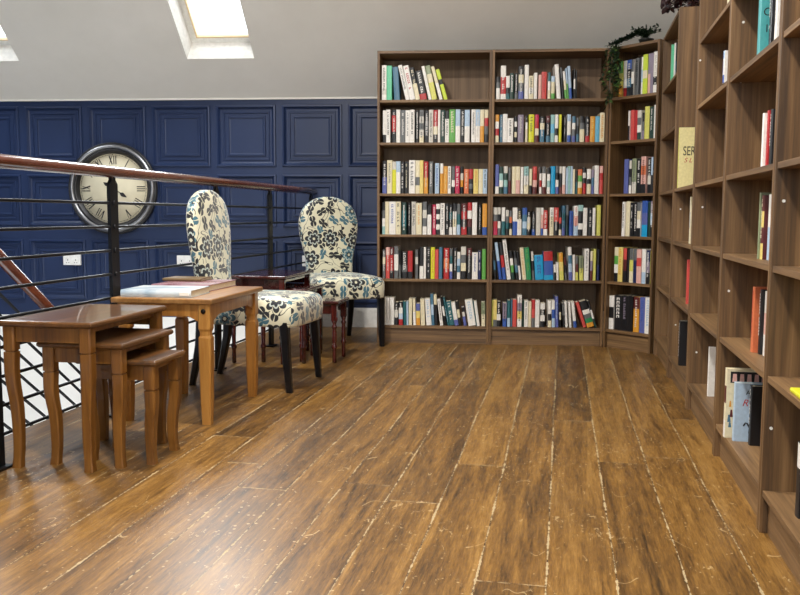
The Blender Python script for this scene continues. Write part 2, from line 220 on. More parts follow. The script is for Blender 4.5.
def floor_mat():
    m, nt, b = mat('old_boards')
    tc = N(nt, 'ShaderNodeTexCoord'); mp = N(nt, 'ShaderNodeMapping')
    mp.inputs['Rotation'].default_value = (0, 0, TH)        # boards along D
    nt.links.new(tc.outputs['Object'], mp.inputs['Vector'])
    sp = N(nt, 'ShaderNodeSeparateXYZ'); nt.links.new(mp.outputs[0], sp.inputs[0])
    W = .17
    u = math_(nt, 'DIVIDE', math_(nt, 'SUBTRACT', sp.outputs[0], .745), W)
    wob = N(nt, 'ShaderNodeTexNoise', Scale=1.3, Detail=1.0); nt.links.new(mp.outputs[0], wob.inputs['Vector'])
    u = math_(nt, 'ADD', u, math_(nt, 'MULTIPLY', math_(nt, 'SUBTRACT', wob.outputs['Fac'], .5), .10))
    idx = math_(nt, 'FLOOR', u); fr = math_(nt, 'SUBTRACT', u, idx)
    wn = N(nt, 'ShaderNodeTexWhiteNoise', noise_dimensions='1D'); nt.links.new(idx, wn.inputs['W'])
    # end joints
    v = math_(nt, 'ADD', math_(nt, 'DIVIDE', sp.outputs[1], 2.6), math_(nt, 'MULTIPLY', wn.outputs['Value'], 7.3))
    vi = math_(nt, 'FLOOR', v); vf = math_(nt, 'SUBTRACT', v, vi)
    w2 = N(nt, 'ShaderNodeTexWhiteNoise', noise_dimensions='2D'); cb = N(nt, 'ShaderNodeCombineXYZ')
    nt.links.new(idx, cb.inputs[0]); nt.links.new(vi, cb.inputs[1]); nt.links.new(cb.outputs[0], w2.inputs['Vector'])
    # grain, shifted for every board
    gs = N(nt, 'ShaderNodeCombineXYZ')
    nt.links.new(math_(nt, 'ADD', sp.outputs[0], math_(nt, 'MULTIPLY', w2.outputs['Value'], 5.0)), gs.inputs[0])
    nt.links.new(math_(nt, 'MULTIPLY', sp.outputs[1], .075), gs.inputs[1]); nt.links.new(w2.outputs['Value'], gs.inputs[2])
    g1 = N(nt, 'ShaderNodeTexNoise', Scale=150.0, Detail=9.0, Roughness=.82, Distortion=.3); g2 = N(nt, 'ShaderNodeTexNoise', Scale=24.0, Detail=5.0, Distortion=.8)
    for g in (g1, g2): nt.links.new(gs.outputs[0], g.inputs['Vector'])
    f = math_(nt, 'ADD', math_(nt, 'MULTIPLY', g1.outputs['Fac'], .62), math_(nt, 'MULTIPLY', g2.outputs['Fac'], .38))
    f = math_(nt, 'ADD', f, math_(nt, 'MULTIPLY', math_(nt, 'SUBTRACT', w2.outputs['Value'], .5), .11))
    col = ramp_(nt, f, [(.37, rgb('34240f')), (.46, rgb('5f421d')), (.54, rgb('7d5927')), (.65, rgb('9b753c'))])
    # dark worn patches
    pt = N(nt, 'ShaderNodeTexNoise', Scale=1.7, Detail=5.0, Roughness=.65); nt.links.new(mp.outputs[0], pt.inputs['Vector'])
    col = mix_(nt, ramp_(nt, pt.outputs['Fac'], [(.5, (0,0,0,1)), (.75, (.38,.38,.38,1))]), col, rgb('4f3a20'))
    # gaps between boards: dark line, here and there filled with pale dust
    dist = math_(nt, 'MULTIPLY', math_(nt, 'MINIMUM', fr, math_(nt, 'SUBTRACT', 1.0, fr)), W)
    dj = math_(nt, 'MULTIPLY', math_(nt, 'MINIMUM', vf, math_(nt, 'SUBTRACT', 1.0, vf)), 2.6)
    dn = N(nt, 'ShaderNodeTexNoise', Scale=5.0, Detail=4.0, Roughness=.7); nt.links.new(mp.outputs[0], dn.inputs['Vector'])
    dn2 = N(nt, 'ShaderNodeTexNoise', Scale=60.0, Detail=2.0); nt.links.new(mp.outputs[0], dn2.inputs['Vector'])
    wid = math_(nt, 'MULTIPLY', math_(nt, 'MAXIMUM', math_(nt, 'SUBTRACT', dn.outputs['Fac'], .43), .035), .038)
    dd = math_(nt, 'MINIMUM', dist, math_(nt, 'MULTIPLY', dj, 1.3))
    dark = math_(nt, 'LESS_THAN', dd, .0016)
    col = mix_(nt, math_(nt, 'MULTIPLY', dark, .8), col, rgb('2a1a0c'))
    pale = math_(nt, 'LESS_THAN', math_(nt, 'ADD', dd, math_(nt, 'MULTIPLY', math_(nt, 'SUBTRACT', dn2.outputs['Fac'], .5), .010)), math_(nt, 'MULTIPLY', wid, .42))
    col = mix_(nt, math_(nt, 'MULTIPLY', pale, .6), col, rgb('cdb78c'))
    # scuffs and paint specks
    sc1 = N(nt, 'ShaderNodeTexVoronoi', Scale=30.0, feature='F1'); nt.links.new(mp.outputs[0], sc1.inputs['Vector'])
    dv = N(nt, 'ShaderNodeTexNoise', Scale=9.0, Detail=3.0); nt.links.new(mp.outputs[0], dv.inputs['Vector'])
    cl = N(nt, 'ShaderNodeTexNoise', Scale=1.1, Detail=3.0); nt.links.new(mp.outputs[0], cl.inputs['Vector'])
    spk = math_(nt, 'LESS_THAN', math_(nt, 'ADD', sc1.outputs['Distance'], math_(nt, 'MULTIPLY', dn2.outputs['Fac'], .18)), math_(nt, 'MULTIPLY', cl.outputs['Fac'], .34))
    mp3 = N(nt, 'ShaderNodeMapping'); mp3.inputs['Scale'].default_value = (1.0, .55, 1); mp3.inputs['Rotation'].default_value = (0, 0, -.5); nt.links.new(mp.outputs[0], mp3.inputs['Vector'])
    v3 = N(nt, 'ShaderNodeTexNoise', Scale=55.0, Detail=6.0, Roughness=.72, Distortion=1.0); nt.links.new(mp3.outputs[0], v3.inputs['Vector'])
    cl2 = N(nt, 'ShaderNodeTexNoise', Scale=3.1, Detail=4.0, Roughness=.7); nt.links.new(mp.outputs[0], cl2.inputs['Vector'])
    spk = math_(nt, 'MAXIMUM', spk, math_(nt, 'GREATER_THAN', v3.outputs['Fac'], math_(nt, 'SUBTRACT', .893, math_(nt, 'MULTIPLY', cl2.outputs['Fac'], .46))))
    mp2 = N(nt, 'ShaderNodeMapping'); mp2.inputs['Scale'].default_value = (1.0, .38, 1); mp2.inputs['Rotation'].default_value = (0, 0, .35); nt.links.new(mp.outputs[0], mp2.inputs['Vector'])
    ln = N(nt, 'ShaderNodeTexNoise', Scale=9.0, Detail=1.0, Distortion=.4); nt.links.new(mp2.outputs[0], ln.inputs['Vector'])
    scr = math_(nt, 'MULTIPLY', math_(nt, 'LESS_THAN', math_(nt, 'ABSOLUTE', math_(nt, 'SUBTRACT', ln.outputs['Fac'], .52)), .0034), math_(nt, 'GREATER_THAN', dv.outputs['Fac'], .60))
    col = mix_(nt, math_(nt, 'MULTIPLY', math_(nt, 'MAXIMUM', spk, scr), .55), col, rgb('cbb080'))
    nt.links.new(col, b.inputs['Base Color'])
    ro = math_(nt, 'ADD', .21, math_(nt, 'MULTIPLY', math_(nt, 'ADD', pt.outputs['Fac'], g1.outputs['Fac']), .17))
    nt.links.new(math_(nt, 'ADD', ro, math_(nt, 'MULTIPLY', pale, .3)), b.inputs['Roughness'])
    b.inputs['Specular IOR Level'].default_value = .55
    bp = N(nt, 'ShaderNodeBump', Strength=.35, Distance=.004)
    h = math_(nt, 'SUBTRACT', math_(nt, 'ADD', math_(nt, 'MULTIPLY', g2.outputs['Fac'], .5), math_(nt, 'MULTIPLY', wob.outputs['Fac'], .6)), math_(nt, 'MULTIPLY', dark, .5))
    nt.links.new(h, bp.inputs['Height']); nt.links.new(bp.outputs[0], b.inputs['Normal'])
    return m
floor_m = floor_mat()

def floral_mat():
    m, nt, b = mat('floral_fabric')
    uv = N(nt, 'ShaderNodeTexCoord')
    def flowers(scale, rad, amp, petals, off):
        mp = N(nt, 'ShaderNodeMapping'); mp.inputs['Location'].default_value = off; nt.links.new(uv.outputs['UV'], mp.inputs['Vector'])
        vo = N(nt, 'ShaderNodeTexVoronoi', voronoi_dimensions='2D', Scale=scale, Randomness=.55); nt.links.new(mp.outputs[0], vo.inputs['Vector'])
        sub = N(nt, 'ShaderNodeVectorMath', operation='SUBTRACT'); nt.links.new(mp.outputs[0], sub.inputs[0]); nt.links.new(vo.outputs['Position'], sub.inputs[1])
        s = N(nt, 'ShaderNodeSeparateXYZ'); nt.links.new(sub.outputs[0], s.inputs[0])
        sc = N(nt, 'ShaderNodeSeparateColor'); nt.links.new(vo.outputs['Color'], sc.inputs[0])
        ang = math_(nt, 'ADD', math_(nt, 'ARCTAN2', s.outputs[1], s.outputs[0]), math_(nt, 'MULTIPLY', sc.outputs[0], 6.0))
        wave = math_(nt, 'ABSOLUTE', math_(nt, 'COSINE', math_(nt, 'MULTIPLY', ang, petals/2)))
        r = math_(nt, 'DIVIDE', vo.outputs['Distance'], math_(nt, 'ADD', rad, math_(nt, 'MULTIPLY', wave, amp)))
        return r, sc.outputs[0], sc.outputs[1], ang
    cream, dark, teal = rgb('d9d5ba'), rgb('10161f'), rgb('3f6c7c')
    no = N(nt, 'ShaderNodeTexNoise', noise_dimensions='2D', Scale=6.5, Detail=0.0, Distortion=2.2); nt.links.new(uv.outputs['UV'], no.inputs['Vector'])
    vine = math_(nt, 'LESS_THAN', math_(nt, 'ABSOLUTE', math_(nt, 'SUBTRACT', no.outputs['Fac'], .5)), 0.028)
    col = mix_(nt, vine, cream, dark)
    # leaves: two-petal shapes
    r, c1, c2, a = flowers(12.5, .13, .36, 2, (.03, .21, 0))
    keep = math_(nt, 'LESS_THAN', c1, .78); inl = math_(nt, 'MULTIPLY', math_(nt, 'LESS_THAN', r, 1.0), keep)
    leafc = mix_(nt, math_(nt, 'GREATER_THAN', c2, .6), dark, teal)
    rib = math_(nt, 'LESS_THAN', math_(nt, 'ABSOLUTE', math_(nt, 'SINE', a)), .10)
    leafc = mix_(nt, rib, leafc, cream)
    col = mix_(nt, inl, col, leafc)
    # flowers
    r, c1, c2, a = flowers(6.6, .29, .14, 7, (.1, .05, 0))
    keep = math_(nt, 'LESS_THAN', c1, .75); inf = math_(nt, 'MULTIPLY', math_(nt, 'LESS_THAN', r, 1.0), keep)
    halo = math_(nt, 'MULTIPLY', math_(nt, 'LESS_THAN', r, 1.14), keep)
    pet = mix_(nt, math_(nt, 'GREATER_THAN', c2, .55), dark, teal)
    ring = math_(nt, 'LESS_THAN', math_(nt, 'ABSOLUTE', math_(nt, 'SUBTRACT', r, .60)), .07)
    pet = mix_(nt, ring, pet, rgb('b9c3bc')); pet = mix_(nt, math_(nt, 'LESS_THAN', r, .30), pet, dark); pet = mix_(nt, math_(nt, 'LESS_THAN', r, .16), pet, cream)
    gap = math_(nt, 'MULTIPLY', math_(nt, 'LESS_THAN', math_(nt, 'ABSOLUTE', math_(nt, 'COSINE', math_(nt, 'MULTIPLY', a, 3.5))), .16), math_(nt, 'GREATER_THAN', r, .66))
    pet = mix_(nt, gap, pet, cream)
    col = mix_(nt, halo, col, cream); col = mix_(nt, inf, col, pet)
    nt.links.new(col, b.inputs['Base Color']); b.inputs['Roughness'].default_value = .5; b.inputs['Sheen Weight'].default_value = .4
    we = N(nt, 'ShaderNodeTexNoise', Scale=350.0, Detail=2.0); nt.links.new(uv.outputs['Object'], we.inputs['Vector'])
    bp = N(nt, 'ShaderNodeBump', Strength=.15, Distance=.001); nt.links.new(we.outputs['Fac'], bp.inputs['Height']); nt.links.new(bp.outputs[0], b.inputs['Normal'])
    return m
floral_m = floral_mat()

# ------------------------------------------------------------------ the setting
# gallery floor: boards up to the stair well on the left
RW = 3.0                                                    # how far the floor runs under and beyond the right-hand cases
def edge(y): return rail_x(y)-.265
fb = MB()
top = [(edge(WALLY), WALLY), (edge(-5.2), -5.2), (-4.2, -5.2), (-4.2, -8.2), (3.0, -8.2), (3.0, WALLY)]
fb.face([(x, y, 0) for x, y in top]); fb.face([(x, y, -.28) for x, y in reversed(top)])
for i in range(len(top)):
    a, c = top[i], top[(i+1) % len(top)]
    fb.face([(a[0], a[1], -.28), (c[0], c[1], -.28), (c[0], c[1], 0), (a[0], a[1], 0)], 1 if i in (0, 1) else 0)
structure('floor', fb, [floor_m, white_paint])
lf = MB(); lf.box((-4.2, -5.2, -2.75), (3.0, WALLY, -2.65)); structure('floor_lower', lf, [plain('lower_floor_paint', 'b9b2a4', .7)])

# blue panelled back wall
wb = MB()
X0, X1, Z0, Z1 = -4.2, 3.2, .057, EAVE
pitch, pw = .5335, .485
cols = [(-.321-.5335*k, ) for k in range(-6, 8)]
xs = sorted(-.858+pitch*k for k in range(-6, 8))
xs = [x for x in xs if x > X0+.02 and x+pw < X1-.02]
rows = [(.19, .69), (.80, 1.222), (1.28, 1.77)]
def rect(x0, x1, z0, z1, y): return [(x0, y, z0), (x1, y, z0), (x1, y, z1), (x0, y, z1)]
prev = X0
edges_x = [X0] + [v for x in xs for v in (x, x+pw)] + [X1]
edges_z = [Z0] + [v for r in rows for v in r] + [Z1]
for i in range(len(edges_x)-1):
    for j in range(len(edges_z)-1):
        if i % 2 == 1 and j % 2 == 1: continue
        wb.face(rect(edges_x[i], edges_x[i+1], edges_z[j], edges_z[j+1], WALLY))
for x in xs:
    for z0, z1 in rows:
        prof = [(0, 0), (.004, -.012), (.016, -.014), (.030, .006), (.036, .010), (.052, .010), (.056, .004), (.064, .004), (.068, .012), (.086, .012), (.090, .002), (.100, .002), (.104, .010), (.112, .012)]
        rs = [rect(x+i, x+pw-i, z0+i, z1-i, WALLY+d) for i, d in prof]
        for a, c in zip(rs, rs[1:]):
            for k in range(4): wb.face([a[k], a[(k+1) % 4], c[(k+1) % 4], c[k]])
        wb.face(rs[-1])
wb.box((X0, WALLY+.02, Z0), (X1, WALLY+.12, Z1))
structure('wall_back', wb, [blue_m])
wl = MB(); wl.box((X0, WALLY-.004, -2.7), (X1, WALLY+.12, Z0)); structure('wall_lower', wl, [wallw_m])
bb = MB(); bb.box((rail_x(WALLY)+.03, WALLY-.022, 0), (X1, WALLY-.004, .14)); bb.box((rail_x(WALLY)+.03, WALLY-.016, .14), (X1, WALLY-.004, .155)); structure('baseboard_back', bb, [white_paint])
tr = MB(); tr.box((X0, WALLY-.012, EAVE-.004), (X1, WALLY, EAVE+.014)); structure('trim_1', tr, [ceil_m])
# other walls
wr = MB(); p = ROW0+NR*.31
a, c = p+DR*1.3, p-DR*8.3
for z0, z1 in ((-.0, 3.4),):
    q = NR*.12
    wr.loft([[tuple(a)[:2]+(z0,), tuple(c)[:2]+(z0,), tuple(c+q)[:2]+(z0,), tuple(a+q)[:2]+(z0,)], [tuple(a)[:2]+(z1,), tuple(c)[:2]+(z1,), tuple(c+q)[:2]+(z1,), tuple(a+q)[:2]+(z1,)]], 0, False)
structure('wall_right', wr, [wallw_m])
w = MB(); w.box((-4.3, -8.3, -2.7), (-4.2, WALLY+.1, 3.4)); structure('wall_left', w, [blue_m])
w = MB(); w.box((-4.3, -8.3, -.28), (3.0, -8.2, .9)); w.box((-4.3, -8.3, 2.6), (3.0, -8.2, 3.4)); w.box((-4.3, -8.3, .9), (-2.0, -8.2, 2.6)); w.box((1.4, -8.3, .9), (3.0, -8.2, 2.6))
structure('wall_front', w, [blue_m])
# sloping ceiling with roof-window openings, flat beyond
def roof(x, s, d=0.0):
    return (x, WALLY-s*math.cos(ROOF)+d*math.sin(ROOF), EAVE+s*math.sin(ROOF)+d*math.cos(ROOF))
SX = [(-3.37, -2.85), (-1.515, -.995)]; S0, S1 = .407, 1.55; STOP = (3.3-EAVE)/math.sin(ROOF)
ce = MB(); ex = [X0-.1, -3.37, -2.85, -1.515, -.995, X1]; es = [-.1, S0, S1, STOP]
for i in range(5):
    for j in range(3):
        if i in (1, 3) and j == 1: continue
        ce.face([roof(ex[i], es[j]), roof(ex[i], es[j+1]), roof(ex[i+1], es[j+1]), roof(ex[i+1], es[j])])
ys = roof(0, STOP)[1]
ce.face([(X0-.1, ys, 3.3), (X1, ys, 3.3), (X1, -8.3, 3.3), (X0-.1, -8.3, 3.3)])
for x0, x1 in SX:                                         # plastered reveals
    for a, c in (((x0, S0), (x1, S0)), ((x1, S0), (x1, S1)), ((x1, S1), (x0, S1)), ((x0, S1), (x0, S0))):
        ce.face([roof(*a), roof(*c), roof(*c, .23), roof(*a, .23)], 1)
structure('ceiling', ce, [ceil_m, white_paint])
glass_m, gnt, gb = mat('window_glass')
gb.inputs['Transmission Weight'].default_value = 1; gb.inputs['Roughness'].default_value = 0; gb.inputs['IOR'].default_value = 1.02; gb.inputs['Base Color'].default_value = (1, 1, 1, 1)
frame_pine = wood('window_pine', 'c9a878', 'dcc296', 'e6d0a8', 'x', .5, 40, .06)
for k, (x0, x1) in enumerate(SX):
    f = MB(); d0, d1 = .19, .25
    for a, c in (((x0, S0), (x1, S0+.045)), ((x0, S1-.045), (x1, S1)), ((x0, S0+.045), (x0+.045, S1-.045)), ((x1-.045, S0+.045), (x1, S1-.045))):
        f.loft([[roof(a[0], a[1], d), roof(c[0], a[1], d), roof(c[0], c[1], d), roof(a[0], c[1], d)] for d in (d0, d1)], 0, False)
    wo = structure('window_%d' % (k+1), f, [white_paint])
    bd = MB()
    for a, c in (((x0+.045, S0+.045), (x1-.045, S0+.056)), ((x0+.045, S0+.056), (x0+.056, S1-.045))):
        bd.loft([[roof(a[0], a[1], d), roof(c[0], a[1], d), roof(c[0], c[1], d), roof(a[0], c[1], d)] for d in (d0-.004, d0+.02)], 0, False)
    structure('glazing_bead', bd, [frame_pine], wo)
    g = MB(); g.loft([[roof(x0+.04, S0+.04, d), roof(x1-.04, S0+.04, d), roof(x1-.04, S1-.04, d), roof(x0+.04, S1-.04, d)] for d in (.215, .221)], 0, False)
    structure('pane', g, [glass_m], wo)

# ------------------------------------------------------------------ bookcases
LEV = [.125, .455, .765, 1.05, 1.40, 1.69]
def bookcase(label, W, loc, rz, group, levels=LEV, top=True, pins=()):
    r = thing('bookcase', label, 'bookcase', loc, rz, group)
    H, DP, T = 2.02, .28, .018
    for x in (0, W-T):
        p = MB(); p.box((x+.0006, 0, 0), (x+T-.0006, DP, H)); o = p.build('side_panel', walnut_v, r, bevel=.001)
    if pins:
        for y, z in pins:
            pn = MB(); pn.tube([(T-.002, y, z), (T+.0025, y, z)], .0045, 8)
            tag(pn.build('pin_cap', white_plastic, r), 'white plastic cap on the inner side')
    for z in levels:
        p = MB(); p.box((T, .004, z-T), (W-T, DP-.008, z)); p.build('shelf', walnut_h, r, bevel=.001)
    if top:
        p = MB(); p.box((T, .002, H-T), (W-T, DP-.008, H)); p.build('top_panel', walnut_h, r, bevel=.001)
    p = MB(); p.box((T, .022, 0), (W-T, .038, levels[0]-T)); p.build('plinth', walnut_h, r)
    p = MB(); p.box((T*.5, DP-.008, levels[0]-T), (W-T*.5, DP-.003, H if top else H-.01)); p.build('back_panel', walnut_b, r)
    return r
UW = .786; CW = .385
CORN = Vector((1.574, -.004, 0)); CRZ = math.atan2(-.285, .266)
back_left = bookcase('full bookcase against back wall, left of the pair, beside the floral chair', UW, (0, 0, 0), 0, 'bookcases along the back wall')
back_right = bookcase('full bookcase against back wall, right of the pair, next to the narrow corner one', UW, (UW, 0, 0), 0, 'bookcases along the back wall')
corner = bookcase('narrow bookcase set diagonally in the corner, trailing green plant on top', CW, CORN, CRZ, None)
ROWW = .79; RS = [0, .7965, 1.594, 2.388, 3.181]
names = ['bookcase of right-hand row nearest the corner, dark red plant on top',
         'second right-hand bookcase from the corner, topless with open upper half',
         'third bookcase from the corner in the right-hand row, nearly empty',
         'fourth bookcase from the corner in right-hand row, teal book on high shelf',
         'right-hand bookcase nearest the viewer, cut by the picture edge']
pins = [(), ((.04, .94), (.036, .30)), ((.006, 1.60), (.04, .943), (.038, .272)), ((.041, 1.594), (.041, 1.385), (.03, .627)), ((.024, .944), (.019, .306))]
for k in range(5):
    bookcase(names[k], ROWW, ROW0-DR*RS[k], ROWRZ, 'bookcases of the right-hand row', LEV[:4] if k == 1 else LEV, k != 1, pins[k])

# ------------------------------------------------------------------ books
PAL = {'W': ('f0ede6', 'white'), 'w': ('d3cfc4', 'off-white'), 'k': ('19191c', 'black'), 'g': ('66696a', 'grey'), 'c': ('e6dcba', 'cream'), 'y': ('e8d27a', 'pale yellow'),
       'Y': ('dcdc30', 'lime yellow'), 'L': ('c9dd3c', 'lime green'), 'j': ('d8d66c', 'soft yellow'), 'u': ('e6dca0', 'pale yellow'), 'Q': ('48a0a2', 'turquoise'), 'O': ('dd9b35', 'golden orange'), 'o': ('d9764c', 'coral orange'), 'R': ('d0504a', 'coral red'),
       'r': ('b52a2c', 'red'), 'q': ('e3b3a8', 'salmon pink'), 'm': ('bd2850', 'crimson'), 'n': ('5e2626', 'maroon'), 'p': ('5c66a6', 'periwinkle blue'), 'v': ('8f8496', 'mauve'),
       'b': ('3459a8', 'blue'), 'S': ('4a7690', 'steel blue'), 'l': ('b3cbe0', 'pale blue'), 'a': ('6cb8da', 'sky blue'), 'A': ('1c9fd2', 'bright cyan'), 'N': ('1e2854', 'navy'),
       'T': ('27636a', 'teal'), 't': ('98c2be', 'pale teal'), 'D': ('1d3c34', 'dark green'), 'E': ('62a84c', 'leaf green'), 'e': ('2c8a54', 'emerald green'), 'M': ('68c89c', 'mint green'), 'h': ('8c9776', 'sage green')}
BM = {k: plain('cover_'+v[1].replace(' ', '_'), v[0], .38, 0, .05, 90) for k, v in PAL.items()}
ORD = ['zeroth', 'first', 'second', 'third', 'fourth', 'fifth', 'sixth', 'seventh', 'eighth', 'ninth', 'tenth', 'eleventh', 'twelfth', 'thirteenth', 'fourteenth', 'fifteenth', 'sixteenth', 'seventeenth', 'eighteenth', 'nineteenth',
       'twentieth'] + ['twenty-'+x for x in ('first', 'second', 'third', 'fourth', 'fifth', 'sixth', 'seventh', 'eighth', 'ninth')]
def book_mesh(t, h, d, segs, txt, rng, x0=0.0, side=None, strip=True):
    """cover with spine at y=0, thickness along x; returns cover MB, page MB, material keys"""
    keys = []
    def mi(k):
        if k not in keys: keys.append(k)
        return keys.index(k)
    cv = MB(); n = len(segs); bd = min(.0022, t*.18)
    main = side or max(set(segs), key=segs.count); sm = mi(main)
    bulge = [(-.0, .0), (.18, -.0016), (.5, -.0024), (.82, -.0016), (1, 0)]
    for i, s in enumerate(segs):
        z1, z0 = h*(1-i/n), h*(1-(i+1)/n)
        for (a, ya), (c, yc) in zip(bulge, bulge[1:]):
            cv.face([(x0+a*t, ya, z0), (x0+c*t, yc, z0), (x0+c*t, yc, z1), (x0+a*t, ya, z1)], mi(s))
    for (a, ya), (c, yc) in zip(bulge, bulge[1:]):           # inner face of the spine
        cv.face([(x0+a*t, .002, 0), (x0+a*t, .002, h), (x0+c*t, .002, h), (x0+c*t, .002, 0)], sm)
        for z in (0, h): cv.face([(x0+a*t, ya, z), (x0+c*t, yc, z), (x0+c*t, .002, z), (x0+a*t, .002, z)], sm)
    cv.box((x0, 0, 0), (x0+bd, d, h), sm); cv.box((x0+t-bd, 0, 0), (x0+t, d, h), sm)
    if txt and t > .009:                                       # title blocks on the spine
        k = mi(txt); z = h*rng.uniform(.9, .95); zl = h*rng.uniform(.12, .3); w = t*rng.uniform(.26, .42); lh = w*.8
        yy = -.0032
        while z-lh > zl:
            a = x0+t/2-w/2; q = rng.random()
            def r_(xa, xb, za, zb): cv.face([(xa, yy, za), (xb, yy, za), (xb, yy, zb), (xa, yy, zb)], k)
            r_(a, a+w, z-lh*.28, z); r_(a, a+w*.28, z-lh, z-lh*.28)
            if q > .35: r_(a+w*.7, a+w, z-lh*.9, z-lh*.28)
            if q < .6: r_(a+w*.3, a+w*.7, z-lh*.7, z-lh*.5)
            z -= lh*1.25 if rng.random() > .16 else lh*2.1
            if rng.random() < .03: z -= h*.1
    pg = MB(); pg.box((x0+bd*1.02, .0022, .003), (x0+t-bd*1.02, d-.004, h-.003))
    return cv, pg, keys
def phrase(segs, txt, t, h, lean):
    seq = [k for i, k in enumerate(segs) if i == 0 or segs[i-1] != k]
    if len(seq) == 1: c = PAL[seq[0]][1]
    elif len(seq) == 2: c = PAL[seq[0]][1]+' and '+PAL[seq[1]][1]
    else:
        cnt = sorted(set(segs), key=lambda k: -segs.count(k))[:2]
        c = PAL[cnt[0]][1]+' and '+PAL[cnt[1]][1]
    s = 'thick ' if t > .042 else 'thin ' if t < .014 else ''
    return ('leaning ' if abs(lean) > 7 else '')+s+c+' book'
def put_book(t, h, d, segs, txt, label, group, M, lean=0.0, side=None):
    rng = random.Random(label)
    th = math.radians(lean)
    cv, pg, keys = book_mesh(t, h, d, segs, txt, rng, -t if th > 0 else 0.0, side)
    o = cv.build('book', [BM[k] for k in keys]); pg.build('pages', page_m, o)
    o.matrix_world = M @ Matrix.Rotation(th, 4, 'Y')
    return tag(o, label, 'book', group)
SHELF = ['bottom shelf', 'fifth shelf', 'fourth shelf', 'third shelf', 'second shelf', 'top shelf']
def row_of_books(key, base, name):
    z, data = BOOKS[key]; sh = SHELF[LEV.index(z)]
    for i, rec in enumerate(data.split(';')):
        x, t, h, lean, segs, txt = rec.split(','); x, t, h, lean = float(x)/1000, float(t)/1000, float(h)/1000, float(lean)
        rng = random.Random(key+str(i))
        lab = '%s, %s from left, %s, %s' % (phrase(segs, txt, t, h, lean), ORD[i+1], sh, name)
        off = x+t if lean > 0 else x
        put_book(t, h, min(.2, max(.11, h*rng.uniform(.62, .72))), segs, txt, lab, 'books on the %s of the %s' % (sh, name),
                 base @ Matrix.Translation((off, .030+rng.uniform(-.004, .010), z+.0004)), lean)
for n in '123456':
    row_of_books('L'+n, Matrix.Identity(4), 'left back bookcase')
    row_of_books('R'+n, Matrix.Translation((UW, 0, 0)), 'right back bookcase')
    row_of_books('C'+n, Matrix.Translation(CORN) @ Matrix.Rotation(CRZ, 4, 'Z'), 'narrow corner bookcase')
ROWM = Matrix.Translation(ROW0) @ Matrix.Rotation(ROWRZ, 4, 'Z')
# few books in the right-hand row: s along the row, setback of the spine, shelf, thickness, height, depth, colours, lettering, label
LONE = [
 (.385, .012, 1.69, .030, .215, .16, 'MMM', '', 'mint green book high in right-hand row nearest the corner, farthest of four'),
 (.430, .024, 1.69, .020, .215, .16, 'W', '', 'white book between green and black ones, high in row near corner'),
 (.465, .030, 1.69, .034, .210, .15, 'kkSv', 'W', 'black book with mauve foot, high in right-hand row near corner'),
 (.515, .044, 1.69, .030, .225, .15, 'c', '', 'cream book nearest the viewer, high shelf of right-hand case by corner'),
 (1.270, .034, .765, .024, .232, .15, 'cwc', 'g', 'off-white book, third right-hand shelf under the pale yellow SER book'),
 (1.190, .040, .455, .018, .225, .15, 'R', '', 'coral red book beside a white one, second right-hand case, fifth shelf'),
 (1.225, .050, .455, .018, .232, .15, 'W', '', 'white book hiding a red one, second right-hand case, fifth shelf'),
 (1.135, .022, .125, .040, .235, .15, 'k', 'W', 'black book, white lettering, alone at bottom of second right-hand case'),
 (2.290, 0.002, 1.40, .030, .118, .15, 'lWWb', 'b', 'small pale blue and white book alone on second shelf, third right-hand case'),
 (2.200, 0.022, 1.69, .030, .20, .15, 'c', '', 'cream book on the top visible shelf of third right-hand case'),
 (1.900, .050, .125, .016, .215, .15, 'W', '', 'thin white book at the bottom of the third right-hand case'),
 (2.865, 0.010, 1.40, .040, .195, .17, 'Q', '', 'teal book, big dark letters on cover, high shelf at right'),
 (2.915, 0.031, 1.40, .030, .235, .16, 'k', 'W', 'black book just right of teal one, high right-hand shelf'),
 (2.960, 0.036, 1.40, .024, .240, .15, 'W', 'k', 'white book beyond the black one beside the teal book'),
 (3.000, 0.044, 1.40, .030, .235, .15, 'g', '', 'grey book nearest the viewer on shelf with the teal book'),
 (2.960, 0.013, 1.05, .018, .160, .13, 'W', '', 'white book left of red one, third shelf, fourth right-hand case'),
 (2.985, 0.021, 1.05, .020, .165, .13, 'r', 'W', 'red book between white and black ones, third shelf at right'),
 (3.020, 0.025, 1.05, .030, .165, .13, 'k', 'W', 'black patterned book right of red one, third shelf at right'),
 (2.800, 0.046, .765, .010, .212, .15, 'h', '', 'thin tall sage green book, fourth shelf, fourth right-hand case'),
 (2.840, 0.050, .765, .036, .203, .14, 'nyny', 'c', 'brown and yellow patterned book, fourth shelf at right'),
 (2.885, 0.060, .765, .030, .205, .14, 'Wl', '', 'white book right of brown patterned one, fourth shelf at right'),
 (2.770, 0.048, .455, .036, .215, .16, 'o', 'r', 'coral orange book, fifth shelf, fourth right-hand case'),
 (2.810, 0.062, .455, .030, .210, .15, 'k', 'W', 'black book with white lettering right of coral orange one'),
 (2.850, 0.070, .455, .036, .208, .14, 'WqW', '', 'white book right of black and coral ones, fifth shelf'),
 (2.610, .000, .125, .030, .245, .17, 'cncW', '', 'colourful picture book at back, bottom shelf of fourth right-hand case'),
 (2.655, .022, .125, .026, .205, .14, 'l', '', 'pale blue book with red title on cover, bottom shelf at right'),
 (2.705, .066, .125, .030, .205, .14, 'k', 'W', 'black book in front of pale blue one, bottom right shelf'),
 (3.425, 0.044, .125, .036, .195, .14, 'Wkk', '', 'white and black book at bottom right edge of the picture'),
]
LO = {}
for s, y, z, t, h, d, segs, txt, lab in LONE:
    LO[lab] = put_book(t, h, d, segs, txt, lab, 'few books in the right-hand row', ROWM @ Matrix.Translation((s-t, y, z+.0004)))
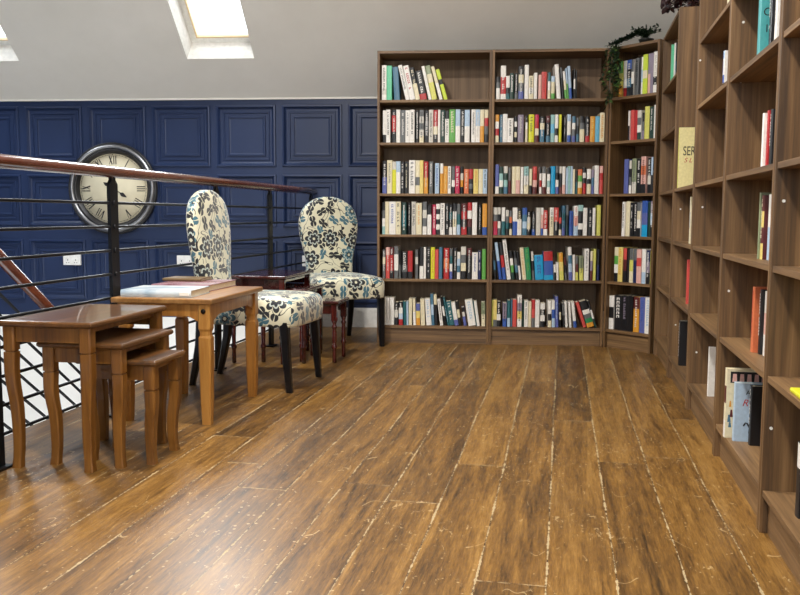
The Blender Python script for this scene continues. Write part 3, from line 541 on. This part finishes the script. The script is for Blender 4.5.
# book with a title cover facing the viewer: pale yellow, stands against the far side of the case
ser = put_book(.024, .318, .215, 'j', '', 'tall pale yellow book, cover lettered SER, second right-hand case', 'few books in the right-hand row', ROWM @ Matrix.Translation((.925, .006, 1.0504)), side='u')
flat = put_book(.012, .19, .13, 'Y', '', 'lime yellow book lying flat on shelf at right picture edge', 'few books in the right-hand row', ROWM @ Matrix.Translation((3.42, .012, .4554)) @ Matrix.Translation((.19, 0, 0)) @ Matrix.Rotation(-PI/2, 4, 'Y'))
def letters(txt, size, M, m, parent, name='cover_title', shear=0.0):
    cu = bpy.data.curves.new('t', 'FONT'); cu.body = txt; cu.size = size; cu.extrude = .0003; cu.shear = shear
    o = bpy.data.objects.new('t', cu); COL.objects.link(o); dg = bpy.context.evaluated_depsgraph_get()
    me = bpy.data.meshes.new_from_object(o.evaluated_get(dg)); bpy.data.objects.remove(o)
    me.transform(M); me.materials.clear(); me.materials.append(m); n = bpy.data.objects.new(name, me); COL.objects.link(n); n.parent = parent
    return n
# text lies on the cover facing +x locally: text x -> local y, text y -> local z
COVER = lambda x, y, z: Matrix(((0, 0, 1, x), (1, 0, 0, y), (0, 1, 0, z), (0, 0, 0, 1)))
letters('SER', .068, COVER(.0244, .020, .172) @ Matrix.Scale(.60, 4, (1, 0, 0)), BM['k'], ser)
letters('S L I', .034, COVER(.0244, .026, .135), BM['r'], ser, 'cover_subtitle', .3)
tl = LO['teal book, big dark letters on cover, high shelf at right']
letters('O', .034, COVER(.0404, .006, .115), BM['k'], tl); letters('I', .034, COVER(.0404, .014, .065), BM['k'], tl)
pb = LO['pale blue book with red title on cover, bottom shelf at right']
letters('A', .022, COVER(.0264, .034, .165), BM['k'], pb); letters('Rus', .034, COVER(.0264, .022, .125), BM['r'], pb, 'cover_title', .3)
pic = MB(); rng = random.Random(4)
pic.tube([(.0262, .03+.006*i, .055+.012*math.sin(i*1.1)) for i in range(8)], .003, 6); pic.tube([(.0262, .05, .03), (.0262, .052, .06), (.0262, .06, .075)], .004, 6)
pic.build('cover_drawing', BM['k'], pb)
cb = LO['colourful picture book at back, bottom shelf of fourth right-hand case']
for k, nm in (('k', 'cover_band'), ('n', 'printed_figure'), ('O', 'orange_pattern'), ('S', 'blue_pattern')):
    m = MB()
    if k == 'k': m.face([(.0303, .012, .196), (.0303, .165, .196), (.0303, .165, .236), (.0303, .012, .236)])
    else:
        for i in range(9):
            y, z = rng.uniform(.004, .15), rng.uniform(.01, .17); a, c = rng.uniform(.006, .012), rng.uniform(.012, .03)
            xx = .0303 if k == 'n' else .03025 if k == 'O' else .0302
            m.face([(xx, y, z), (xx, y+a, z), (xx, y+a*.7, z+c), (xx, y+a*.2, z+c)])
            if k == 'n' and i < 8: m.build('printed_figure', BM[k], cb); m = MB()
    m.build(nm, BM[k], cb)
m = MB()
for i in range(6):
    y = .018+i*.024; m.face([(.0306, y, .200), (.0306, y+.016, .200), (.0306, y+.014, .228), (.0306, y+.002, .228)])
m.build('cover_lettering', BM['q'], cb)

# ------------------------------------------------------------------ railing of the gallery
rail = thing('railing', 'black metal gallery railing with reddish wooden handrail by the stair well', 'railing', (RAILP.x, RAILP.y, 0), -TH+.0042)
def ry(y): return (y-RAILP.y)/math.cos(TH-.0042)
def rod(z, r, y0=-5.2, y1=.80): return [(0, ry(y0), z), (0, ry(y1), z)]
h = MB(); pth = [(0, ry(-5.2)+(ry(.82)-ry(-5.2))*i/12, 1.083) for i in range(13)]
for q in range(1):
    rings = []
    for x, y, z in pth: rings.append([(x+.031*math.cos(2*PI*k/14), y, z+.0255*math.sin(2*PI*k/14)) for k in range(14)])
    h.loft(rings)
tag(h.build('handrail', handrail_m, rail), 'polished reddish-brown wooden handrail')
for y in (-4.2, -3.13, -2.292, -1.15, -.231, .74):
    p = MB(); yy = ry(y); w = .033
    p.box((-.008, yy-w, .008), (.008, yy+w, 1.03)); p.loft([[(-.008, yy-a_, z), (.008, yy-a_, z), (.008, yy+a_, z), (-.008, yy+a_, z)] for a_, z in ((w, 1.03), (.016, 1.048), (.016, 1.064))], 0, False)
    o = p.build('post', black_metal, rail)
    b = MB(); b.box((-.028, yy-.050, 0), (.028, yy+.050, .009)); b.build('base_plate', black_metal, o)
    bo = MB()
    for z in (.948, .844, .740, .636): bo.tube([(.008, yy, z), (.013, yy, z)], .012, 10)
    bo.build('bolt', black_metal, o)
for i in range(9):
    r = MB(); r.tube(rod(.118+.1038*i, .006), .0065, 8); r.build('rail', black_metal, rail)
# ------------------------------------------------------------------ stairs down beyond the railing
stair = thing('staircase', 'white staircase going down beyond the gallery railing, sloping wooden handrail', 'staircase', tuple(RAILP-NN*.7), -TH+.0042)
sl = .76; ytop = ry(-2.45)
def sz(y): return .646-.76*(y-ry(-2.046))              # handrail height along the flight
y0, y1 = ytop, ytop+3.2
st = MB(); st.loft([[(0, y0, sz(y0)-1.00), (-.04, y0, sz(y0)-1.00), (-.04, y1, sz(y1)-1.00), (0, y1, sz(y1)-1.00)], [(0, y0, sz(y0)-1.28), (-.04, y0, sz(y0)-1.28), (-.04, y1, sz(y1)-1.28), (0, y1, sz(y1)-1.28)]], 0, False); st.build('stringer', white_paint, stair)
for i in range(12):
    t = MB(); y = y0+.12+.26*i; z = sz(y)-1.06; t.box((-.95, y-.14, z-.03), (-.04, y+.14, z)); t.build('tread', white_paint, stair)
hr = MB(); hr.tube([(0, y0, sz(y0)), (0, y1, sz(y1))], .029, 12); tag(hr.build('handrail', handrail_m, stair), 'reddish-brown sloping handrail')
for i in range(7):
    b = MB(); dz = .185+.107*i; b.tube([(0, y0, sz(y0)-dz), (0, y1, sz(y1)-dz)], .0075, 8); b.build('rail', black_metal, stair)
for y in (y0+.02, (y0+y1)/2, y1-.02):
    p = MB(); p.box((-.008, y-.022, sz(y)-1.1), (.008, y+.022, sz(y)-.02)); p.build('post', black_metal, stair)

# ------------------------------------------------------------------ wall clock
clock = thing('wall_clock', 'large round wall clock with roman numerals and dark silver rim, on blue panelling', 'clock', (-2.246, WALLY-.016, 1.104))
silver = plain('antique_silver', 'a2a2a4', .32, .85, .15, 12); face_m = plain('aged_dial', 'd9d0b4', .6, 0, .06, 6); ink = plain('black_ink', '17161a', .6)
RY = Matrix.Rotation(PI/2, 4, 'X')                       # lathe axis z -> -y (towards the room)
darksilver = plain('dark_patina', '3c3b3c', .38, .6, .2, 12)
c = MB(); c.lathe([(.366, 0), (.372, .02), (.371, .034), (.362, .046), (.356, .040), (.350, .02), (.350, 0)], 64); c.build('rim', darksilver, clock, RY)
c = MB(); c.lathe([(.356, .010), (.356, .042), (.346, .056), (.334, .060), (.324, .052), (.319, .040), (.319, .010)], 64); tag(c.build('silver_band', silver, clock, RY), 'worn silver band of the rim')
c = MB(); c.lathe([(.322, .010), (.320, .046), (.312, .052), (.302, .046), (.297, .034), (.289, .028), (.286, .020), (.286, .010)], 64); c.build('inner_rim', darksilver, clock, RY)
c = MB(); c.lathe([(.283, .004), (.283, .014), (.001, .014)], 64); c.build('dial', face_m, clock, RY)
c = MB()
def stroke(p, q, w):
    (a, b2), (e, f) = p, q; L = math.hypot(e-a, f-b2); nx, ny = -(f-b2)/L*w/2, (e-a)/L*w/2
    c.loft([[(a+nx, b2+ny, z), (e+nx, f+ny, z), (e-nx, f-ny, z), (a-nx, b2-ny, z)] for z in (.0138, .0156)], 0, False)
NUM = ['XII', 'I', 'II', 'III', 'IIII', 'V', 'VI', 'VII', 'VIII', 'IX', 'X', 'XI']
for i, nme in enumerate(NUM):
    wd = {'I': .017, 'V': .036, 'X': .036}; tot = sum(wd[k] for k in nme); x = -tot/2; al = -2*PI*i/12
    rot = lambda u, v: (u*math.cos(al)-v*math.sin(al), u*math.sin(al)+v*math.cos(al))
    c = MB()
    for k in nme:
        m_ = x+wd[k]/2
        if k == 'I': stroke(rot(m_, .196), rot(m_, .264), .0065)
        if k == 'V': stroke(rot(m_-.012, .264), rot(m_, .196), .009); stroke(rot(m_+.012, .264), rot(m_, .196), .004)
        if k == 'X': stroke(rot(m_-.012, .264), rot(m_+.012, .196), .009); stroke(rot(m_+.012, .264), rot(m_-.012, .196), .004)
        x += wd[k]
    c.build('numeral', ink, clock, RY)
c = MB(); c.lathe([(.2715, .0138), (.2715, .0150), (.2700, .0150), (.2700, .0138)], 64)
for i in range(60):
    al = 2*PI*i/60; r0 = .272 if i % 5 else .269
    stroke((r0*math.sin(al), r0*math.cos(al)), (.277*math.sin(al), .277*math.cos(al)), .003 if i % 5 else .006)
c.build('minute_track', ink, clock, RY)
def hand(name, ang, L, tail):
    global c
    c = MB(); sx, cx = math.sin(ang), math.cos(ang)
    stroke((-tail*sx, -tail*cx), (L*sx, L*cx), .007)
    for r0, wd_ in ((L*.72, .034), (-tail, .030)):
        rr = [(r0-.025, .002), (r0, wd_/2), (r0+.012, wd_/2*.8), (r0+.045, .001)]
        pts = [(r*sx+w*cx, r*cx-w*sx) for r, w in rr]+[(r*sx-w*cx, r*cx+w*sx) for r, w in reversed(rr)]
        c.loft([[(x, y, z) for x, y in pts] for z in (.019, .021)], 0, False)
    c.build(name, ink, clock, RY)
hand('hour_hand', math.radians(122), .12, .07); hand('minute_hand', math.radians(178), .19, .07)
c = MB(); c.lathe([(.014, .014), (.014, .026), (.001, .027)], 16); c.build('centre_boss', ink, clock, RY)

# ------------------------------------------------------------------ sockets on the blue wall
def socket(x, z, lab):
    t = thing('wall_socket', lab, 'socket', (x, WALLY, z), 0, 'white double sockets on the blue wall')
    p = MB(); p.box((-.073, -.024, -.043), (.073, .0, .043)); p.build('faceplate', white_plastic, t, bevel=.003)
    for sx in (-.034, .034):
        k = MB(); k.box((sx-.010, -.028, .012), (sx+.010, -.023, .030)); k.build('switch', white_plastic, t)
        k = MB(); k.box((sx-.003, -.0246, -.006), (sx+.003, -.0238, .004)); k.box((sx-.013, -.0246, -.026), (sx-.006, -.0238, -.021)); k.box((sx+.006, -.0246, -.026), (sx+.013, -.0238, -.021)); k.build('pin_holes', ink, t)
socket(-2.622, .522, 'white double socket on blue wall below the clock')
socket(-1.66, .522, 'white double socket on blue wall behind the left floral chair')
socket(-.625, .530, 'white double socket on blue wall at left edge of far floral chair')

# ------------------------------------------------------------------ nests of tables
def nest_table(name, label, group, w, l, h, loc, rz, legm, topm, turned=False, inset=.012, t=.021, drawer=False):
    r = thing(name, label, 'table', loc, rz, group)
    tp = MB(); a, b2 = w/2, l/2
    prof = [(.006, h-t), (.0, h-t+.006), (.0, h-.006), (.006, h)]
    tp.loft([[(-a+i, -b2+i, z), (a-i, -b2+i, z), (a-i, b2-i, z), (-a+i, b2-i, z)] for i, z in prof], 0, False)
    tp.build('tabletop', topm, r, bevel=.002)
    ap = .055 if not turned else .06; lw = .0215 if not turned else .020; ix, iy = a-inset-lw, b2-inset-lw
    # aprons on both ends and the long back side; the smaller tables slide out of the open long front
    for n_, x0, x1, y0, y1 in (('apron', -ix, ix, -iy-.006, -iy+.008), ('apron', -ix, ix, iy-.008, iy+.006), ('apron', -ix-.006, -ix+.008, -iy, iy)):
        m = MB(); m.box((x0, y0, h-t-ap), (x1, y1, h-t)); m.build(n_, topm if turned else legm, r)
    m = MB(); m.box((ix-.010, -iy, h-t-.020), (ix+.002, iy, h-t)); m.build('front_rail', topm if turned else legm, r)
    for sx in (-1, 1):
        for sy in (-1, 1):
            m = MB(); cx, cy = sx*ix, sy*iy; H = h-t
            if turned:
                m.sq([(cx, cy, H-.10, lw*.9), (cx, cy, H, lw*.9)])
                q = H-.10
                prof2 = [(.006, 0), (.0135, .004), (.013, .05), (.0125, .085), (.018, .095), (.018, .104), (.0115, .116), (.0145, q*.5), (.0150, q*.72), (.011, q*.80), (.017, q*.845), (.017, q*.87), (.010, q*.90), (.014, q*.95), (.019, q-.001)]
                m.lathe(prof2, 12, (cx, cy))
            else:
                # square block, a groove, then a leg bowing out and in again
                dx, dy = sx, sy
                m.sq([(cx, cy, H-.085, lw), (cx, cy, H, lw)])
                q = H-.085
                m.sq([(cx, cy, q-.006, lw*.80), (cx, cy, q, lw*.80)])
                stn = []
                for k in range(13):
                    u = k/12; z = (q-.006)*(1-u)
                    off = .003*math.sin(PI*min(1, u*2.2))-.005*math.sin(PI*max(0, (u-.2)/.8))-.008*u
                    if u > .85: off += .003*(u-.85)/.15
                    hw = lw*(1.0-.30*u)+(.002 if u > .93 else 0)
                    stn.append((cx+dx*off, cy+dy*off*.8, z, hw))
                m.sq(stn)
            m.build('leg', legm, r)
    return r
g = 'brown nest of three tables'
nest_table('nesting_table', 'largest of the brown nesting tables, at left by the railing', g, .356, .590, .530, (-.777, -2.845, 0), math.radians(-5), oakleg, oaktop)
nest_table('nesting_table', 'middle-sized brown nesting table, half out from under the largest', g, .330, .410, .450, (-.686, -2.8786, 0), math.radians(-5), oakleg, oaktop)
nest_table('nesting_table', 'smallest brown nesting table, pulled out farthest at the front', g, .312, .262, .383, (-.589, -2.899, 0), math.radians(-5), oakleg, oaktop)
g = 'dark red nest of three tables'
nest_table('nesting_table', 'largest dark red nesting table with turned legs, between the floral chairs', g, .372, .600, .535, (-.594, -.660, 0), math.radians(-5), mahog, mahogtop, True)
nest_table('nesting_table', 'middle-sized dark red nesting table, sliding out between the floral chairs', g, .320, .430, .457, (-.456, -.700, 0), math.radians(-5), mahog, mahogtop, True)
nest_table('nesting_table', 'smallest dark red nesting table, beside the far floral chair', g, .270, .300, .382, (-.256, -.727, 0), math.radians(-5), mahog, mahogtop, True)

# ------------------------------------------------------------------ pine table
pt = thing('pine_table', 'light pine table with studded corners, holding three large books', 'table', (-.622, -2.105, 0), math.radians(-4.7))
a, b2, h = .228, .333, .545
m = MB(); m.loft([[(-a+i, -b2+i, z), (a-i, -b2+i, z), (a-i, b2-i, z), (-a+i, b2-i, z)] for i, z in ((.003, h-.024), (0, h-.020), (0, h-.004), (.004, h))], 0, False); m.build('tabletop', pine_h, pt, bevel=.002)
ix, iy, lw = a-.045, b2-.045, .027
def apron(p0, p1, nrm):
    m = MB(); n = 16; top_, bot = [], []
    for k in range(n+1):
        u = k/n; e = min(u, 1-u); zz = h-.024-(.078 if e < .10 else .078-.024*min(1, (e-.10)/.08)**.6)
        x, y = p0[0]+(p1[0]-p0[0])*u, p0[1]+(p1[1]-p0[1])*u; bot.append((x, y, zz)); top_.append((x, y, h-.024))
    for k in range(n):
        for q, s in ((0, 1), (.016, -1)):
            o = lambda p: (p[0]+nrm[0]*q, p[1]+nrm[1]*q, p[2])
            m.face([o(bot[k]), o(bot[k+1]), o(top_[k+1]), o(top_[k])])
        o = lambda p: (p[0]+nrm[0]*.016, p[1]+nrm[1]*.016, p[2])
        m.face([bot[k], bot[k+1], o(bot[k+1]), o(bot[k])])
    m.build('apron', pine_m, pt)
apron((-ix, -iy-.018), (ix, -iy-.018), (0, 1)); apron((-ix, iy+.018), (ix, iy+.018), (0, -1)); apron((-ix-.018, -iy), (-ix-.018, iy), (1, 0)); apron((ix+.018, -iy), (ix+.018, iy), (-1, 0))
stud_m = plain('dark_stud', '1a1512', .35, .6)
for sx in (-1, 1):
    for sy in (-1, 1):
        m = MB(); cx, cy = sx*ix, sy*iy; H = h-.024
        m.sq([(cx, cy, 0, lw*.72), (cx, cy, .09, lw*.86), (cx, cy, .34, lw), (cx, cy, H-.145, lw), (cx, cy, H-.135, lw*.80), (cx, cy, H-.118, lw*.80), (cx, cy, H-.105, lw), (cx, cy, H, lw)])
        lg = m.build('leg', pine_m, pt)
        s = MB()
        s.tube([(cx, cy+sy*lw, H-.030), (cx, cy+sy*(lw+.005), H-.030), (cx, cy+sy*(lw+.007), H-.030)], [.011, .010, .003], 12); s.build('stud', stud_m, lg)
# books lying on the pine table
def lying(label, L, Wd, t, loc, rz, coverm, name='hardback_book', pages=True):
    """cover L x Wd lying flat, spine along local -y side"""
    cv = MB(); b = .003
    cv.box((-L/2, -Wd/2, 0), (L/2, Wd/2, b)); cv.box((-L/2, -Wd/2, t-b), (L/2, Wd/2, t)); 
    n = 6; pts = [(-Wd/2-.004*math.sin(PI*k/n), t*k/n) for k in range(n+1)]
    for k in range(n): cv.face([(-L/2, pts[k][0], pts[k][1]), (L/2, pts[k][0], pts[k][1]), (L/2, pts[k+1][0], pts[k+1][1]), (-L/2, pts[k+1][0], pts[k+1][1])])
    cv.face([(-L/2, -Wd/2+.003, 0), (L/2, -Wd/2+.003, 0), (L/2, -Wd/2+.003, t), (-L/2, -Wd/2+.003, t)])
    o = cv.build(name, coverm); tag(o, label, 'book', 'books lying on the pine table'); o.location = loc; o.rotation_euler = (0, 0, rz)
    pg = MB(); pg.box((-L/2+.004, -Wd/2+.003, b), (L/2-.004, Wd/2-.005, t-b)); pg.build('pages', page_m, o)
    return o
def mottled(name, cs, scale):
    m, nt, b = mat(name); tc = N(nt, 'ShaderNodeTexCoord'); no = N(nt, 'ShaderNodeTexNoise', Scale=scale, Detail=3.0); nt.links.new(tc.outputs['Object'], no.inputs['Vector'])
    nt.links.new(ramp_(nt, no.outputs['Fac'], [(.25+.5*i/(len(cs)-1), rgb(x)) for i, x in enumerate(cs)]), b.inputs['Base Color']); b.inputs['Roughness'].default_value = .25
    return m
bk1 = lying('glossy pale blue and white book at front edge of pine table', .315, .24, .030, (-.684, -2.268, .5454), math.radians(-2), mottled('pale_blue_jacket', ['7f9cb4', 'c3d0d8', 'e6eaea'], 9), 'hardback_book')
m = MB(); m.box((.108, -.1262, .008), (.150, -.1243, .022)); m.build('jacket_patch', BM['W'], bk1)
lying('large dark pink hardback with cream page edges, right on pine table', .28, .36, .030, (-.666, -1.925, .5454), math.radians(-5), mottled('pink_jacket', ['6a2a34', 'a07a84', 'b9b2b8'], 6))
lying('tan book on top of the pink hardback, back of pine table', .20, .14, .014, (-.734, -1.833, .5758), math.radians(-6), plain('tan_cover', '6f5a3c', .5))

# ------------------------------------------------------------------ upholstered chairs
def chair(label, loc, rz):
    r = thing('upholstered_chair', label, 'chair', loc, rz, 'floral chairs with black legs')
    # seat: rounded trapezoid, local +x is the front
    def ring(z, s, inset=0.0, n=48):
        out = []
        for k in range(n):
            a = 2*PI*k/n; c_, s_ = math.cos(a), math.sin(a); e = .28
            x = math.copysign(abs(c_)**e, c_)*(.286-inset)*s; y = math.copysign(abs(s_)**e, s_)
            y *= ((.255 if x > 0 else .255)+(.255-.205)*(x-.286)/.572-inset)*s
            out.append((x+.040, y, z))
        return out
    m = MB(); m.loft([ring(.335, .985), ring(.345, 1.0), ring(.395, 1.012), ring(.435, 1.008), ring(.455, .985), ring(.470, .94), ring(.482, .82), ring(.488, .60), ring(.490, .25)])
    o = m.build('seat', floral_m, r); cube_uv(o)
    # tall spoon-shaped back
    prof = [(.40, .160), (.46, .163), (.52, .164), (.57, .166), (.61, .171), (.65, .181), (.70, .193), (.75, .202), (.80, .207), (.85, .207), (.89, .200), (.93, .186), (.965, .162), (.99, .132), (1.01, .100), (1.022, .070), (1.03, .035)]
    def bring(z, w, n=40):
        t = .044*(1 if z < .98 else max(.45, 1-(z-.98)*9)); xo = -.226-.075*max(0, (z-.47))
        out = []
        for k in range(n):
            a = 2*PI*k/n; c_, s_ = math.cos(a), math.sin(a)
            out.append((xo+math.copysign(abs(c_)**.75, c_)*t, math.copysign(abs(s_)**.55, s_)*w, z))
        return out
    m = MB(); m.loft([bring(z, w*1.07) for z, w in prof]); o = m.build('backrest', floral_m, r); cube_uv(o, 1.0)
    for sy in (-1, 1):
        m = MB(); m.sq([(.262+.026, sy*.222, 0, .0155), (.274, sy*.222, .16, .020), (.262, sy*.220, .34, .024), (.262, sy*.220, .36, .024)], bev=.18); m.build('leg', black_wood, r)
        m = MB(); m.sq([(-.285, sy*.165, 0, .015), (-.262, sy*.165, .10, .018), (-.236, sy*.165, .22, .021), (-.225, sy*.165, .36, .023)], bev=.18); m.build('leg', black_wood, r)
    return r
chair('floral chair with black legs behind the pine table, facing right', (-.498, -1.475, 0), math.radians(-9))
chair('floral chair with black legs beside left back bookcase, facing the room', (-.272, .005, 0), math.radians(-64))

# ------------------------------------------------------------------ plants on the bookcases
leaf_g = plain('dark_green_leaf', '1e3320', .4, 0, .25, 25); leaf_v = plain('variegated_leaf', '4e6b34', .4, 0, .35, 25); stem_m = plain('green_stem', '38482a', .6)
leaf_r = plain('dark_red_leaf', '2e0f16', .35, 0, .25, 25); pot_m = plain('dark_pot', '20221f', .5); flower_m = plain('pale_yellow_flower', 'e6d98a', .6); potr_m = plain('brown_pot', '4a3326', .6)
def leaf(mb, p, d, L, w, up, m=0):
    d = d.normalized(); s = d.cross(up).normalized(); n = s.cross(d)
    q = [p, p+d*L*.35+s*w*.5-n*w*.12, p+d*L*.7+s*w*.38-n*w*.1-up*L*.05, p+d*L-up*L*.16, p+d*L*.7-s*w*.38-n*w*.1-up*L*.05, p+d*L*.35-s*w*.5-n*w*.12]
    c1, c2 = p+d*L*.35, p+d*L*.7-up*L*.04
    i = len(mb.v)
    mb.add(q+[c1, c2], [(0, 1, 6), (1, 2, 7, 6), (2, 3, 7), (0, 6, 5), (6, 7, 4, 5), (7, 3, 4)], m, True)
CM = Matrix.Translation(CORN) @ Matrix.Rotation(CRZ, 4, 'Z')
ivy = thing('trailing_plant', 'trailing green plant in dark pot, hanging from top of corner bookcase', 'plant', tuple(CM @ Vector((.235, .06, 2.0205))), CRZ)
m = MB(); m.lathe([(.038, 0), (.047, .021), (.050, .026), (.046, .026), (.043, .020), (.001, .019)], 20); m.build('pot', pot_m, ivy)
rng = random.Random(11)
paths = []
for k in range(9):                                       # vines that run left along the top and hang over the edge of the neighbouring case
    x1 = -.172+rng.uniform(-.058, .055); L = [.40, .34, .28, .37, .20, .24, .32, .30, .16][k]
    p = [Vector((0, 0, .05)), Vector((-.05, -.02, .065)), Vector((-.12, -.03+rng.uniform(-.02, .01), .035+rng.uniform(0, .02))), Vector((-.19, -.06, .025)), Vector((x1, -.098-rng.uniform(0, .012), .008))]
    for j in range(1, 8): p.append(Vector((x1+rng.uniform(-.014, .014)+.006*j*rng.uniform(-1, 1), -.112+rng.uniform(-.014, .006), .0-L*j/7)))
    paths.append(p)
for k in range(12): paths.append([Vector((0, 0, .03)), Vector((rng.uniform(-.04, .06), rng.uniform(-.04, .03), .055)), Vector((rng.uniform(-.10, .12), rng.uniform(-.06, .04), .055+rng.uniform(0, .045)))])
sm = MB(); lm = MB()
for p in paths:
    sm.tube(p, .0018, 5)
    for a, b_ in zip(p, p[1:]):
        for q in range(max(2, int((b_-a).length/.008))):
            t = a.lerp(b_, rng.random()); hang = b_.z < 0
            d = Vector((rng.uniform(-1, 1), rng.uniform(-1.0, .25), rng.uniform(-.9, .3) if hang else rng.uniform(-.1, .8)))
            leaf(lm, t, d, rng.uniform(.022, .036), rng.uniform(.016, .024), Vector((0, 0, 1)) if abs(d.normalized().z) < .9 else Vector((1, 0, 0)), 1 if (hang and rng.random() < .4) else 0)
sm.build('stems', stem_m, ivy); lm.build('foliage', [leaf_g, leaf_v], ivy)
red = thing('dark_red_plant', 'dark red leafed plant on top of right-hand bookcase by the corner', 'plant', tuple(ROWM @ Vector((.60, .10, 2.0205))), ROWRZ)
m = MB(); m.lathe([(.04, 0), (.052, .045), (.055, .052), (.049, .052), (.045, .042), (.001, .041)], 20); m.build('pot', potr_m, red)
sm = MB(); lm = MB(); fl = MB()
for k in range(40):
    a = rng.uniform(0, 2*PI); R = rng.uniform(.03, .15); x, y = R*math.cos(a), R*math.sin(a)*.75-.02
    droop = -.02 if y > -.10 else -.07
    e = Vector((x, y, .085+rng.uniform(-.035, .05)+droop*.3)); p = [Vector((0, 0, .04)), Vector((x*.4, y*.4, .11)), e]
    sm.tube(p, .002, 5)
    for q in range(4):
        d = Vector((rng.uniform(-1, 1), rng.uniform(-1, .6), rng.uniform(-.45, .5))); leaf(lm, e+Vector((rng.uniform(-.02, .02), rng.uniform(-.02, .02), rng.uniform(-.02, .02))), d, rng.uniform(.035, .055), rng.uniform(.021, .032), Vector((0, 0, 1)) if abs(d.normalized().z) < .9 else Vector((1, 0, 0)))
for k in range(8):
    e = Vector((rng.uniform(-.13, .08), -.140+rng.uniform(-.012, .012), .085+rng.uniform(-.03, .05))); sm.tube([Vector((0, 0, .07)), Vector((e.x*.5, e.y*.5, .13)), e], .002, 5)
    for q in range(3): leaf(lm, e, Vector((rng.uniform(-.5, .5), rng.uniform(-.6, .1), -1)), rng.uniform(.035, .055), rng.uniform(.022, .030), Vector((1, 0, 0)))
sm.build('stems', plain('dark_stem', '2b1a16', .6), red); lm.build('foliage', leaf_r, red)
for k in range(2):
    f = MB(); c0 = Vector((.06+.05*k, -.06, .10-.01*k))
    for q in range(6):
        a = 2*PI*q/6; leaf(f, c0, Vector((math.cos(a), math.sin(a), .25)), .03, .02, Vector((0, 0, 1)))
    f.tube([Vector((0, 0, .07)), c0], .002, 5)
    f.build('flower', flower_m, red)

# ------------------------------------------------------------------ daylight, lamps, camera
w = bpy.data.worlds.new('World'); bpy.context.scene.world = w; w.use_nodes = True
bg = w.node_tree.nodes['Background']; bg.inputs[0].default_value = (.93, .97, 1.0, 1); bg.inputs[1].default_value = 4.2
def area(name, loc, tgt, sx, sy, e, col, shape='RECTANGLE'):
    l = bpy.data.lights.new(name, 'AREA'); l.shape = shape; l.size = sx
    if shape in ('RECTANGLE', 'ELLIPSE'): l.size_y = sy
    l.energy = e; l.color = col
    o = bpy.data.objects.new(name, l); COL.objects.link(o); o.location = loc
    o.rotation_euler = (Vector(tgt)-Vector(loc)).to_track_quat('-Z', 'Y').to_euler()
    return o
DAY = (.90, .96, 1.0); WARM = (1.0, .95, .89)
for x0, x1 in SX:
    c0 = Vector(roof((x0+x1)/2, (S0+S1)/2, -.02)); t0 = Vector(roof((x0+x1)/2, (S0+S1)/2, -1))
    area('roof_window_daylight', c0, t0, x1-x0-.06, S1-S0-.1, 38, DAY)
area('rear_fill', (-.3, -8.1, 1.75), (0.1, 0, .9), 3.2, 1.6, 22, DAY)  # broad fill added behind the camera to lift the room, no actual window
for x, y in ((-.35, -2.6), (.35, -4.6)):
    area('ceiling_lamp', (x, y, 3.24), (x+.05, y, 0), .24, .24, 105, WARM, 'DISK')

cam = bpy.data.cameras.new('Camera'); co = bpy.data.objects.new('Camera', cam); COL.objects.link(co)
def cam_axes(yaw, pitch, roll):
    cy, sy, cp, sp, cr, sr = math.cos(yaw), math.sin(yaw), math.cos(pitch), math.sin(pitch), math.cos(roll), math.sin(roll)
    f = Vector((-sy*cp, cy*cp, sp)); r = Vector((cy, sy, 0)); u = r.cross(f)
    return r*cr+u*sr, u*cr-r*sr, f
r_, u_, f_ = cam_axes(.0848, -.0968, .0042)
co.matrix_world = Matrix(((r_.x, u_.x, -f_.x, .6673), (r_.y, u_.y, -f_.y, -5.9262), (r_.z, u_.z, -f_.z, .9014), (0, 0, 0, 1)))
cam.sensor_fit = 'HORIZONTAL'; cam.sensor_width = 36; cam.lens = 850/800*36; cam.clip_start = .05
sc = bpy.context.scene; sc.camera = co
sc.view_settings.view_transform = 'Standard'; sc.view_settings.look = 'None'; sc.view_settings.gamma = 1; sc.view_settings.use_curve_mapping = False
sc.view_settings.exposure = 0.0
sc.cycles.max_bounces = 8; sc.cycles.diffuse_bounces = 5; sc.cycles.use_denoising = True
